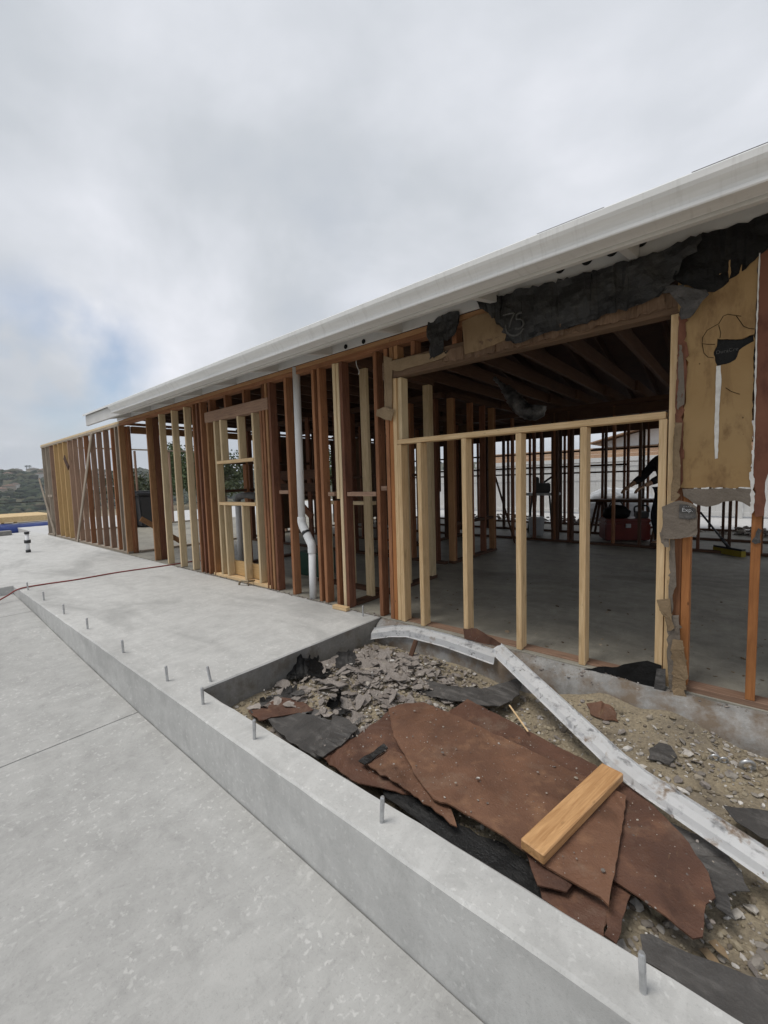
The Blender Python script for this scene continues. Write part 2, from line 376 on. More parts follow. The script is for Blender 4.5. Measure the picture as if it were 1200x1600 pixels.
def rust_mat(name, a, b, c_edge):
    t = MT(name, 0.72, 0.35); v = t.coord(rand=True)
    n = t.noise(v, 3.5, 6, 0.6, 0.6); n2 = t.noise(v, 11, 5, 0.6); f = t.noise(v, 120, 3, 0.7)
    c = t.mix(t.ramp(n, [(0.32, 0.0), (0.68, 1.0)]), a, b)
    c = t.mix(t.ramp(n2, [(0.54, 0.0), (0.70, 0.55)]), c, c_edge)
    c = t.mix(t.ramp(t.noise(v, 6.5, 7, 0.7, 0.4), [(0.54, 0.0), (0.68, 0.28)]), c, (0.25, 0.19, 0.14))
    c = t.mix(t.ramp(t.noise(v, 48, 4, 0.7), [(0.62, 0.0), (0.74, 0.22)]), c, tuple(x_ * 0.35 for x_ in a))
    c = t.mix(t.ramp(t.noise(v, 1.8, 5, 0.62, 1.0), [(0.56, 0.0), (0.70, 0.55)]), c, tuple(x_ * 0.42 for x_ in a))
    w1 = t.noise(t.coord((20, 2.5, 2), rand=True), 3, 4, 0.6); c = t.mix(t.ramp(w1, [(0.66, 0.0), (0.74, 0.4)]), c, (0.34, 0.24, 0.13))
    dust = t.ramp(t.voro(v, 42), [(0.05, 0.9), (0.09, 0.0)]); dm = t.ramp(t.noise(v, 5, 3), [(0.44, 0.0), (0.56, 1.0)])
    c = t.mix(t.mix(1.0, dust, dm, 'MULTIPLY'), c, (0.6, 0.57, 0.52))
    t.color(c); t.rough(t.ramp(n2, [(0.3, 0.45), (0.7, 0.85)])); t.bump(t.mix(0.4, n2, f), 0.8, 0.012); return t.m
RUST = rust_mat('brown_hardboard', (0.120, 0.062, 0.040), (0.190, 0.098, 0.060), (0.28, 0.155, 0.088))
RUST2 = rust_mat('brown_hardboard_dark', (0.085, 0.044, 0.031), (0.140, 0.070, 0.046), (0.22, 0.115, 0.068))
def wallboard_mat(name, a, b, d):
    t = MT(name, 0.85, 0.2); v = t.coord()
    n = t.noise(v, 3, 6, 0.6, 0.4); n2 = t.noise(t.coord((1, 1, 0.5)), 14, 5, 0.65)
    c = t.mix(t.ramp(n, [(0.3, 0.0), (0.7, 1.0)]), a, b)
    c = t.mix(t.ramp(n2, [(0.52, 0.0), (0.72, 0.75)]), c, d)
    c = t.mix(t.ramp(t.noise(t.coord((1, 1, .35)), 5, 6, .65, 1.0), [(0.5, 0.0), (0.66, 0.5)]), c, d)
    ns = t.ramp(t.voro(t.coord((1, 1, 0.8)), 13), [(0.03, 0.8), (0.055, 0.0)]); c = t.mix(ns, c, tuple(x_ * 0.5 for x_ in d))
    t.color(c); t.bump(n2, 0.3, 0.006); return t.m
GOLD = wallboard_mat('tan_sheathing', (0.315, 0.200, 0.090), (0.385, 0.260, 0.128), (0.165, 0.095, 0.046))
TANB = wallboard_mat('tan_backer', (0.20, 0.135, 0.075), (0.27, 0.19, 0.11), (0.13, 0.08, 0.045))
MAROON = wallboard_mat('maroon_sheathing', (0.165, 0.068, 0.044), (0.23, 0.105, 0.065), (0.10, 0.04, 0.03))
PLASTER = plain('white_plaster', (0.62, 0.60, 0.56), (0.80, 0.79, 0.76), 30, 0.9, 0.1)

def flashing_mat():
    t = MT('pale_sheen_flashing', 0.33, 0.5); v = t.coord(); n = t.noise(v, 13, 7, 0.7, 0.3); n2 = t.noise(v, 34, 5, 0.7); big = t.noise(v, 3.0, 3)
    c = t.mix(t.ramp(n, [(0.36, 0.0), (0.46, 1.0)]), (0.58, 0.59, 0.61), (0.86, 0.87, 0.88))  # near-white tone carries the sky's sheen on the galvanised metal
    c = t.mix(t.mix(1.0, t.ramp(n2, [(0.56, 0.0), (0.66, 0.8)]), t.ramp(big, [(0.52, 0.0), (0.60, 1.0)]), 'MULTIPLY'), c, (0.17, 0.165, 0.16))
    c = t.mix(t.mix(1.0, t.ramp(t.noise(v, 11, 5, 0.65), [(0.56, 0.0), (0.66, 0.8)]), t.ramp(big, [(0.40, 1.0), (0.48, 0.0)]), 'MULTIPLY'), c, (0.34, 0.22, 0.12))
    t.color(c); t.L(t.ramp(n, [(0.36, 0.6), (0.46, 0.12)]), t.b.inputs['Metallic']); t.bump(n2, 0.15, 0.003); return t.m
FLASH = flashing_mat()
def soil_mat():
    t = MT('sandy_soil', 0.95, 0.1); v = t.coord(); n = t.noise(v, 4, 6, 0.6); f = t.noise(v, 70, 5, 0.7)
    c = t.mix(t.ramp(n, [(0.3, 0.0), (0.7, 1.0)]), (0.25, 0.215, 0.165), (0.44, 0.37, 0.255))
    c = t.mix(t.ramp(f, [(0.35, 0.0), (0.65, 1.0)]), t.mix(0.5, c, (0.09, 0.075, 0.06)), c)
    t.color(c); t.bump(f, 0.9, 0.012); return t.m
SOIL = soil_mat()
def stones_mat(name, stops):
    t = MT(name, 0.9, 0.2); i = t.island(); c = t.ramp(i, stops); n = t.noise(t.coord(), 60, 4)
    t.color(t.mix(t.ramp(n, [(0.3, 0.35), (0.7, 0.0)]), c, (0.08, 0.07, 0.06))); return t.m
STONES = stones_mat('gravel', [(0.0, (0.16, 0.135, 0.11)), (0.3, (0.30, 0.25, 0.17)), (0.6, (0.40, 0.35, 0.26)), (0.85, (0.30, 0.27, 0.25)), (1.0, (0.62, 0.60, 0.56))])
RUBBLE = stones_mat('rubble_bits', [(0.0, (0.14, 0.12, 0.11)), (0.35, (0.27, 0.235, 0.21)), (0.7, (0.37, 0.33, 0.30)), (0.88, (0.36, 0.31, 0.25)), (1.0, (0.60, 0.58, 0.55))])

# ------------------------------------------------------------------ setting: terrain, slabs
def zlow(x):      # top of the lower flatwork, falling towards the camera end
    pts = [(-16, 0.0), (-8, -0.07), (-6, -0.14), (-4.4, -0.215), (-3, -0.268), (-1.2, -0.300), (0, -0.325), (4, -0.36)]
    for (a, za_), (b, zb) in zip(pts, pts[1:]):
        if x <= b: return za_ + (zb - za_) * (max(x, a) - a) / (b - a)
    return pts[-1][1]

def smoothstep(a, b, x):
    t = min(1, max(0, (x - a) / (b - a))); return t * t * (3 - 2 * t)
def terrain_z(x, y):
    dx, dy = x + 5, y - 5; r_ = math.hypot(dx, dy); az = math.atan2(dx, dy)
    z = -0.55 - 34 * smoothstep(34, 210, r_)
    ridge = 58 + 9 * noise.noise(Vector((math.sin(az) * 3.3, math.cos(az) * 3.3, 0.2))) + 4 * noise.noise(Vector((math.sin(az) * 14, math.cos(az) * 14, 3.2)))
    hill = smoothstep(300, 760, r_) * ridge + 9 * smoothstep(230, 420, r_) * noise.noise(Vector((x * 0.006, y * 0.006, 1.0))) + 4 * smoothstep(200, 420, r_) * noise.noise(Vector((x * 0.017, y * 0.017, 5.0)))
    return z + hill - 30 * smoothstep(900, 2400, r_)
NA = 180
radii = [0, 14, 26, 34, 44, 58, 75, 95, 120, 150, 185, 225, 265, 305, 345, 385, 425, 465, 505, 545, 585, 625, 665, 705, 745, 790, 850, 950, 1200]
V = [(-5, 5, -0.55)]; Fc = []
for r_ in radii[1:]:
    for k in range(NA):
        a = 2 * math.pi * k / NA; x_, y_ = -5 + r_ * math.sin(a), 5 + r_ * math.cos(a); V.append((x_, y_, terrain_z(x_, y_)))
for k in range(NA): Fc.append((0, 1 + (k + 1) % NA, 1 + k))
for i in range(len(radii) - 2):
    o1 = 1 + i * NA; o2 = o1 + NA
    for k in range(NA):
        k2 = (k + 1) % NA; Fc.append((o1 + k, o1 + k2, o2 + k2, o2 + k))
def ground_mat():
    t = MT('hillside_brush', 1.0, 0.05); v = t.coord(); n = t.noise(v, 0.02, 6, 0.6); n2 = t.noise(v, 0.11, 5, 0.65)
    c = t.mix(t.ramp(n, [(0.35, 0.0), (0.65, 1.0)]), (0.075, 0.085, 0.05), (0.15, 0.125, 0.085))
    c = t.mix(t.ramp(n2, [(0.42, 0.0), (0.62, 0.75)]), c, (0.045, 0.058, 0.035))
    ln = t.n.new('ShaderNodeVectorMath'); ln.operation = 'LENGTH'; t.L(t.tc.outputs['Object'], ln.inputs[0])
    near = t.n.new('ShaderNodeMapRange'); near.inputs[1].default_value = 26; near.inputs[2].default_value = 46; near.inputs[3].default_value = 1; near.inputs[4].default_value = 0
    t.L(ln.outputs['Value'], near.inputs[0])
    d = t.mix(t.ramp(t.noise(v, 0.6, 5), [(0.3, 0.0), (0.7, 1.0)]), (0.34, 0.29, 0.22), (0.46, 0.41, 0.33))
    t.color(t.mix(near.outputs[0], c, d)); return t.m
GROUND = ground_mat()
g = from_py('ground', V, Fc, GROUND, smooth=True); tag(g, kind='structure')

# lower flatwork: panels parted by joints
dw = empty('driveway_slab'); tag(dw, kind='structure')
joints = [-7.6, -5.985, -2.985, 0.6]
def slab_panel(x0, x1, y0, y1):
    nx, ny = 24, 8; bm = bmesh.new(); grid = []
    for i in range(nx + 1):
        xx = x0 + (x1 - x0) * i / nx
        grid.append([bm.verts.new((xx, y0 + (y1 - y0) * j / ny, zlow(xx) - 0.012 * (1 - j / ny) + 0.002 * noise.noise(Vector((xx * 2, j, 0))))) for j in range(ny + 1)])
    for i in range(nx):
        for j in range(ny): bm.faces.new((grid[i][j], grid[i + 1][j], grid[i + 1][j + 1], grid[i][j + 1]))
    be = [e_ for e_ in bm.edges if e_.is_boundary]
    ex = bmesh.ops.extrude_edge_only(bm, edges=be)
    for v in [q for q in ex['geom'] if isinstance(q, bmesh.types.BMVert)]: v.co.z -= 0.3
    bmesh.ops.recalc_face_normals(bm, faces=bm.faces)
    return from_bm('slab_panel', bm, CON_LOW, dw)
for a, b in zip(joints, joints[1:]): slab_panel(a + 0.004, b - 0.004, -3.5, 0.966)

def prism(name, outline, z0, z1, mat, parent=None, bev=0.008, jit=0.0025, step=0.12, seed=1, side_mat=None, faces_side=None):
    rnd = random.Random(seed); pts = []
    for i in range(len(outline)):
        a = Vector((*outline[i], 0)); b = Vector((*outline[(i + 1) % len(outline)], 0)); k = max(1, int((b - a).length / step)) if step else 1
        for j in range(k):
            p = a + (b - a) * j / k
            if j: p += Vector((rnd.uniform(-jit, jit), rnd.uniform(-jit, jit), 0))
            pts.append(p)
    bm = bmesh.new(); low = [bm.verts.new((p.x, p.y, z0)) for p in pts]; mid = [bm.verts.new((p.x, p.y, z1 - bev)) for p in pts]
    ctr_in = []
    n = len(pts)
    for i in range(n):
        a, b, c = pts[i - 1], pts[i], pts[(i + 1) % n]; d1 = (b - a).normalized(); d2 = (c - b).normalized()
        nn = Vector((-(d1.y + d2.y), d1.x + d2.x, 0)); nn = nn.normalized() if nn.length > 1e-6 else Vector((-d1.y, d1.x, 0))
        ctr_in.append(b + nn * bev * rnd.uniform(0.7, 1.6))
    top = [bm.verts.new((p.x, p.y, z1)) for p in ctr_in]
    for A, B in ((low, mid), (mid, top)):
        for i in range(n): bm.faces.new((A[i], A[(i + 1) % n], B[(i + 1) % n], B[i]))
    bm.faces.new(top)
    o = from_bm(name, bm, mat, parent)
    if side_mat:
        o.data.materials.append(side_mat)
        for p in o.data.polygons:
            c = p.center
            if abs(p.normal.z) < 0.5 and faces_side(c): p.material_index = 1
    return o
WY = 2.76
# the new foundation: slab, L-shaped round the lower flatwork, and the kerb (stem) along the pit
slab_out = [(-15.6, -4.0), (-7.02, -4.0), (-7.02, 0.973), (2.2, 0.973), (2.2, 1.128), (-2.412, 1.128), (-2.412, 2.735), (-15.6, 2.735)]
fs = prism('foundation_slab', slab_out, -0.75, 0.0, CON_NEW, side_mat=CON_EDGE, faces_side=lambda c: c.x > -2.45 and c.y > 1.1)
tag(fs, kind='structure')
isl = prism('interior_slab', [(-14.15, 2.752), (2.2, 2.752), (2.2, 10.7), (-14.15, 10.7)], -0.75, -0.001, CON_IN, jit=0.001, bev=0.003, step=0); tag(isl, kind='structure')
pt = prism('patio', [(-22, 10.74), (8, 10.74), (8, 22), (-22, 22)], -0.8, -0.06, CON_PALE, step=0); tag(pt, kind='structure')
pt2 = prism('side_yard_slab', [(-21, 2.752), (-14.2, 2.752), (-14.2, 10.7), (-21, 10.7)], -0.8, -0.03, CON_PALE, step=0); tag(pt2, kind='structure')
pt3 = prism('far_walkway', [(-16.6, -4), (-15.62, -4), (-15.62, 2.73), (-16.6, 2.73)], -0.8, -0.09, CON_PALE, step=0); tag(pt3, kind='structure')
# stem wall under the front wall, exposed in the pit: broken ledge
def stem_top(x): return -0.012 + 0.010 * noise.noise(Vector((x * 6, 0, 0)))
bm = bmesh.new(); prof_n = 40; rows = []
for i in range(prof_n + 1):
    xx = -2.40 + 4.6 * i / prof_n; nzz = noise.noise(Vector((xx * 5, 3, 0))); lip = 0.055 + 0.05 * smoothstep(-0.8, 0.0, xx)
    prof = [(2.751, stem_top(xx)), (2.72 + 0.006 * nzz, stem_top(xx) - 0.006), (2.72 - lip + 0.012 * nzz, -0.055 + 0.012 * nzz), (2.70 - lip + 0.01 * nzz, -0.12), (2.69 - lip, -0.6)]
    rows.append([bm.verts.new((xx, y_, z_ + 0.004 * noise.noise(Vector((xx * 17, y_ * 20, 2))))) for y_, z_ in prof])
for i in range(prof_n):
    for j in range(4): bm.faces.new((rows[i][j], rows[i][j + 1], rows[i + 1][j + 1], rows[i + 1][j]))
bmesh.ops.recalc_face_normals(bm, faces=bm.faces)
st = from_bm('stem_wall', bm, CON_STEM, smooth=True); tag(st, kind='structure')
# soil in the pit
def pit_z(x, y):
    z = -0.215 + 0.05 * noise.noise(Vector((x * 2.3, y * 2.3, 0.4))) + 0.015 * noise.noise(Vector((x * 9, y * 9, 0)))
    z += 0.11 * math.exp(-(((x + 2.0) / 0.45) ** 2 + ((y - 2.2) / 0.55) ** 2))
    z += 0.05 * math.exp(-(((x + 0.1) / 0.8) ** 2 + ((y - 2.5) / 0.35) ** 2))
    z += 0.085 * math.exp(-((y - 2.66) / 0.13) ** 2) * smoothstep(-1.1, -0.5, x) * (0.7 + 0.6 * noise.noise(Vector((x * 4, y * 4, 7))))
    return z
bm = bmesh.new(); nx, ny = 110, 46; G = []
for i in range(nx + 1):
    xx = -2.42 + 4.6 * i / nx
    G.append([bm.verts.new((xx, 1.12 + 1.6 * j / ny, pit_z(xx, 1.12 + 1.6 * j / ny))) for j in range(ny + 1)])
for i in range(nx):
    for j in range(ny): bm.faces.new((G[i][j], G[i + 1][j], G[i + 1][j + 1], G[i][j + 1]))
so_ = from_bm('pit_soil', bm, SOIL, smooth=True); tag(so_, kind='structure')

# ------------------------------------------------------------------ the house frame
HF = empty('house_frame', (-4, WY, 0))
tag(HF, 'single-storey house stripped to reddish stud walls under a white-guttered roof', 'house')
SW, SD = 0.038, 0.089
def stud(xl, z0, z1, mat, y=WY, name='stud', wide=SW, lean=True, label=None):
    """front-wall type stud, xl = its left edge"""
    dx = random.uniform(-0.004, 0.004) if lean else 0
    o = board(name, (xl + wide / 2, y + SD / 2, z0), (xl + wide / 2 + dx, y + SD / 2, z1), wide, SD, mat, HF)
    if label: o['label'] = label
    return o
def studY(x, y, z0, z1, mat, name='stud', d=SD):
    return board(name, (x, y, z0), (x + random.uniform(-0.004, 0.004), y + random.uniform(-0.004, 0.004), z1), d, SW, mat, HF)
def xw(px, py=800): return on_y(px, py, WY).x
ZP0, ZP1 = 2.272, 2.350     # double top plate
FULL = ZP0 - 0.002
# left, roofless stretch
for k in range(14):
    xl = -8.86 - 0.40 * k
    m_ = W_YEL if k in (8, 9, 10) else (W_GREY if k % 4 else W_SILV if k > 11 else W_OLD)
    if k == 13: m_ = W_SILV
    stud(xl, 0.040, FULL, m_)
stud(-8.65, 0.04, FULL, W_SILV); 
board('bottom_plate', (-14.13, WY + SD / 2, 0.019), (-8.40, WY + SD / 2, 0.019), SD, SW, W_SILV, HF, (0, 0, 1))
board('top_plate', (-14.13, WY + SD / 2, 2.291), (-8.392, WY + SD / 2, 2.291), SD, SW, W_SILV, HF, (0, 0, 1))
board('top_plate', (-14.13, WY + SD / 2, 2.331), (-8.392, WY + SD / 2, 2.331), SD, SW, W_PALE, HF, (0, 0, 1))
# let-in braces
a, b = on_y(61, 748, WY - 0.012), on_y(86, 836, WY - 0.012); board('brace', a, b, 0.09, 0.02, W_SILV, HF)
a, b = on_y(143, 676, WY - 0.012), on_y(121, 847, WY - 0.012); board('brace', a, b, 0.09, 0.02, W_SILV, HF)
b0 = on_y(77, 775, WY); board('block', (b0.x - 0.2, WY + .03, b0.z), (b0.x + 0.2, WY + .03, b0.z), SW, 0.06, W_SILV, HF, (0, 0, 1))
b0 = on_y(104, 722, WY - 0.012); board('block', b0 + Vector((-0.17, 0, 0.12)), b0 + Vector((0.12, 0, -0.14)), 0.12, 0.018, W_DARK, HF)
# corner post
stud(-8.445, 0.0, FULL, W_MID); stud(-8.445, 0.0, FULL, W_OLD, y=WY + 0.092); stud(-8.485, 0.0, FULL, W_SILV)
# main front wall
OPEN0 = xw(237)
stud(xw(237), 0.0, FULL, W_MID); stud(xw(237) + 0.001, 0.0, FULL, W_RED, y=WY + 0.093)
for px in (257, 277, 296): stud(xw(px), 0.0, FULL, W_PALE)
stud(xw(309), 0.0, FULL, W_OLD); stud(xw(315), 0.0, FULL, W_RED); stud(xw(321), 0.0, FULL, W_OLD)
HX0, HX1 = xw(318, 645), xw(418, 630)
stud(xw(330), 0.0, 1.992, W_MID)
hd = board('header', (HX0 + 0.02, WY + SD / 2 - 0.003, 2.056), (HX1, WY + SD / 2 - 0.003, 2.056), SD, 0.128, W_GREY, HF, (0, 0, 1))
for px in (324, 349, 378, 408): stud(xw(px, 620), 2.122, FULL, W_OLD, name='cripple_stud')
jl, jr = xw(341), xw(400)
stud(jl, 0.040, 1.99, W_PALE, label='pale new jamb stud'); stud(jr, 0.040, 1.99, W_PALE, label='pale new jamb stud')
for px in (343.5, 371): stud(xw(px, 680), 1.492, 1.99, W_PALE, name='cripple_stud')
for px in (353, 380): stud(xw(px, 850), 0.040, 0.935, W_PALE, name='cripple_stud')
board('window_rail', (jl + SW + .002, WY + SD / 2 - 0.004, 1.472), (jr - .002, WY + SD / 2 - 0.004, 1.472), SD, SW, W_NEW, HF, (0, 0, 1))
board('window_sill', (jl + SW + .002, WY + SD / 2 - 0.004, 0.955), (jr - .002, WY + SD / 2 - 0.004, 0.955), SD, SW, W_NEW, HF, (0, 0, 1))
board('rim_board', (xw(334, 880), WY + SD + 0.022, 0.13), (xw(424, 900), WY + SD + 0.022, 0.13), 0.038, 0.18, W_YEL, HF, (0, 0, 1))
board('bottom_plate', (xw(334, 890), WY + SD / 2, 0.019), (xw(424, 905), WY + SD / 2, 0.019), SD, SW, W_NEW, HF, (0, 0, 1))
stud(xw(413, 810), 0.0, 1.99, W_OLD); stud(xw(417.5, 810), 0.0, FULL, W_OLD); stud(xw(422.3, 810), 0.0, FULL, W_MID)
stud(xw(427, 810), 0.0, FULL, W_RED, y=WY + 0.004)
stud(xw(452), 0.0, FULL, W_OLD)
stud(xw(494), 0.0, FULL, W_OLD); stud(xw(503), 0.0, FULL, W_OLD)
stud(xw(524, 720), 1.03, FULL, W_PALE, label='pale upper stud'); stud(xw(524, 860), 0.0, 1.01, W_OLD)
stud(xw(531), 0.0, FULL, W_PALE, y=WY + 0.010); stud(xw(537), 0.0, FULL, W_RED)
stud(xw(589), 0.0, FULL, W_OLD)
stud(xw(606), 0.0, FULL, W_OLD); stud(xw(612), 0.0, 2.015, W_ORNG)
def fblock(pa, pb, py, mat, t=SW, proud=0.006):
    a, b = on_y(pa, py, WY), on_y(pb, py, WY); z_ = (a.z + b.z) / 2
    board('block', (a.x, WY + 0.04 - proud, z_), (b.x, WY + 0.04 - proud, z_), 0.08, t, mat, HF, (0, 0, 1))
fblock(437, 451, 769, W_GREY); fblock(513, 523, 772, W_GREY); fblock(543, 588, 772, W_GREY); fblock(596, 605, 763, W_GREY)
# opening: worn header, new jambs, new rail with four new studs
board('header', (-2.33, WY + SD / 2 - 0.002, 2.092), (-0.275, WY + SD / 2 - 0.002, 2.092), SD, 0.14, W_HDR, HF, (0, 0, 1))
for px in (608, 614.5): stud(xw(px, 545), 2.165, FULL, W_MID, name='cripple_stud')
for xx in (-2.035, -1.66, -1.25, -0.84, -0.43): stud(xx, 2.165, FULL, W_OLD, name='cripple_stud')
stud(xw(619, 850), 0.0, 2.02, W_NEW, label='pale new jamb stud'); stud(xw(619, 850) + 0.039, 0.0, 1.48, W_NEW, label='pale new jamb stud')
stud(xw(619, 850) + 0.039, 1.522, 2.02, W_PALE, y=WY + 0.02)
RX0, RX1 = xw(619, 850) + 0.040, xw(1040, 700) - 0.002
board('rail', (RX0, WY + SD / 2, 1.502), (RX1, WY + SD / 2, 1.502), SD, SW, W_NEW, HF, (0, 0, 1))
for px in (654.5, 722.5, 806, 905): stud(xw(px, 850), 0.0, 1.481, W_NEW, label='pale new stud below the rail')
stud(xw(1026, 850), -0.005, 1.481, W_NEW, label='pale new jamb stud'); stud(xw(1040, 850), -0.005, 2.02, W_NEW, label='pale new jamb stud')
sx = xw(1049, 900)
stud(sx + 0.004, 0.03, FULL, W_OLD); stud(sx + 0.045, 0.03, FULL, W_ORNG)
stud(xw(1171, 900), 0.03, FULL, W_ORNG)
stud(0.42, 0.03, FULL, W_OLD); stud(0.83, 0.03, FULL, W_OLD); stud(1.24, 0.03, FULL, W_OLD)
board('bottom_plate', (-0.30, WY + SD / 2, 0.010), (2.1, WY + SD / 2, 0.010), SD, SW, W_GREY, HF, (0, 0, 1))
board('sill_plate', (-2.2, WY + SD / 2 + 0.03, -0.002), (-0.35, WY + SD / 2 + 0.03, -0.002), SD, 0.02, W_GREY, HF, (0, 0, 1))
board('top_plate', (-8.39, WY + SD / 2, 2.291), (2.1, WY + SD / 2, 2.291), SD, SW, W_OLD, HF, (0, 0, 1))
board('top_plate', (-8.39, WY + SD / 2, 2.331), (2.1, WY + SD / 2, 2.331), SD, SW, W_MID, HF, (0, 0, 1))
# return wall at the end of the roofed part
for yy, m_ in ((2.90, W_OLD), (3.30, W_GREY), (4.3, W_OLD), (5.3, W_OLD), (6.2, W_GREY), (7.6, W_OLD), (9.0, W_OLD), (10.45, W_OLD)): studY(-8.40, yy, 0.039, FULL, m_)
board('bottom_plate', (-8.40, 2.955, 0.019), (-8.40, 10.5, 0.019), SD, SW, W_SILV, HF, (0, 0, 1))
board('beam', (-8.40, 2.955, 2.21), (-8.40, 10.5, 2.21), SD, 0.12, W_MID, HF, (0, 0, 1))
board('top_plate', (-8.40, 2.852, 2.311), (-8.40, 10.5, 2.311), SD, SW, W_OLD, HF, (0, 0, 1))
board('brace', (-8.33, 2.98, 0.62), (-8.33, 3.75, 0.05), 0.09, 0.03, W_MID, HF, (1, 0, 0))
# far end wall and roofless back
for yy in (3.3, 4.1, 5.0, 6.0, 7.2): studY(-14.08, yy, 0.039, FULL, W_GREY)
board('top_plate', (-14.08, 2.86, 2.311), (-14.08, 7.3, 2.311), SD, SW, W_SILV, HF, (0, 0, 1))
board('bottom_plate', (-14.08, 2.86, 0.019), (-14.08, 7.3, 0.019), SD, SW, W_SILV, HF, (0, 0, 1))
# partitions inside
def wallX(y, x0, x1, xs, mats, rails=(), plate=W_DARK):
    for i, xx in enumerate(xs): stud(xx, 0.039, 2.27, mats[i % len(mats)], y=y)
    board('bottom_plate', (x0, y + SD / 2, 0.019), (x1, y + SD / 2, 0.019), SD, SW, plate, HF, (0, 0, 1))
    board('top_plate', (x0, y + SD / 2, 2.310), (x1, y + SD / 2, 2.310), SD, 0.076, plate, HF, (0, 0, 1))
    for z_ in rails:
        s_ = sorted(xs)
        for a, b in zip(s_, s_[1:]):
            if b - a < 1.0: board('block', (a + SW + .001, y + SD / 2, z_), (b - .001, y + SD / 2, z_), SD * .9, SW, W_DARK, HF, (0, 0, 1))
def wallY(x, y0, y1, ys, mats, rails=(), plate=W_DARK):
    for i, yy in enumerate(ys): studY(x, yy, 0.039, 2.27, mats[i % len(mats)])
    board('bottom_plate', (x, y0, 0.019), (x, y1, 0.019), SD, SW, plate, HF, (0, 0, 1))
    board('top_plate', (x, y0, 2.310), (x, y1, 2.310), SD, 0.076, plate, HF, (0, 0, 1))
    for z_ in rails:
        s_ = sorted(ys)
        for a, b in zip(s_, s_[1:]):
            if b - a < 1.0: board('block', (x, a + SW / 2 + .001, z_), (x, b - SW / 2 - .001, z_), SD * .9, SW, W_DARK, HF, (0, 0, 1))
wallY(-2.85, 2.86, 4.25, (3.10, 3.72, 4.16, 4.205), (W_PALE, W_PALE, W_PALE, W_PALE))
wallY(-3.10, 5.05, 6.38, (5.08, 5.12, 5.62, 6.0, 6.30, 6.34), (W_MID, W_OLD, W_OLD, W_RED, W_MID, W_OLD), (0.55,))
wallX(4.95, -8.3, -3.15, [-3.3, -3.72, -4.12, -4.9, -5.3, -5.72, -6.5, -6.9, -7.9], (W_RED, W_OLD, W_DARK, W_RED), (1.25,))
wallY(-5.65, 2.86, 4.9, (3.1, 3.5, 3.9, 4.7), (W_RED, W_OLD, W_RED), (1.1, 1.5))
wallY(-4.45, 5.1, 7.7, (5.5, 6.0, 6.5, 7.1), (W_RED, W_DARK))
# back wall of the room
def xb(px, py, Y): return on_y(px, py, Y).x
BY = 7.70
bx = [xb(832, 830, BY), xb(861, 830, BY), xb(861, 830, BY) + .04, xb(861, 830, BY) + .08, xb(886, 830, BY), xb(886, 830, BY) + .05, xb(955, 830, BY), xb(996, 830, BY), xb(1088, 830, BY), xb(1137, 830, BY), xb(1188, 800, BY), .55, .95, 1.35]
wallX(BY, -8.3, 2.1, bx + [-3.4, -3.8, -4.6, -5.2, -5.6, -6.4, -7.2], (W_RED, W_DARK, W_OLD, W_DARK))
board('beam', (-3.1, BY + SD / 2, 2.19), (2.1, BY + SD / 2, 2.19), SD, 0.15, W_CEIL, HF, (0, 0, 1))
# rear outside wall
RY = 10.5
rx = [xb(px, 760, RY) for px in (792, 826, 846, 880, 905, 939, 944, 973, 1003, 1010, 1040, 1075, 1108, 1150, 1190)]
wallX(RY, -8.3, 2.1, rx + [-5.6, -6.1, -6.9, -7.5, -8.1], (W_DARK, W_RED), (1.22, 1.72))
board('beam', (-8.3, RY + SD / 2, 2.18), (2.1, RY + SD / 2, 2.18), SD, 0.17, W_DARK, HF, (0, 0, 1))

DARK_PANEL = plain('added_panel_brown', (0.075, 0.045, 0.028), (0.13, 0.08, 0.05), 3, .9, .1, stretch=(1, 1, .3))  # dark panels added to block the bright yard and keep the back rooms dark
for y0, y1, z0, z1 in ((5.9, 6.55, .1, 2.26), (6.62, 7.5, .75, 2.26), (7.7, 8.85, .1, 2.26), (9.05, 10.4, .1, 2.26)): box('added_dark_panel', (-8.352, y0, z0), (-8.340, y1, z1), DARK_PANEL, HF, 0)
for x0, x1, z0 in ((-8.2, -7.0, .1), (-6.9, -5.75, .1), (-5.66, -5.02, .9), (-4.9, -4.25, .1)): box('added_dark_panel', (x0, BY + SD + .002, z0), (x1, BY + SD + .014, 2.26), DARK_PANEL, HF, 0)
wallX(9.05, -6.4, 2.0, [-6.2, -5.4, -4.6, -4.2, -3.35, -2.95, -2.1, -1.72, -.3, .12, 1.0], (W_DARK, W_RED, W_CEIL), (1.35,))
wallX(6.25, -8.3, -4.6, [-4.75, -5.15, -5.55, -5.95, -6.4, -7.0, -7.4, -7.9], (W_DARK, W_RED), (.9,))
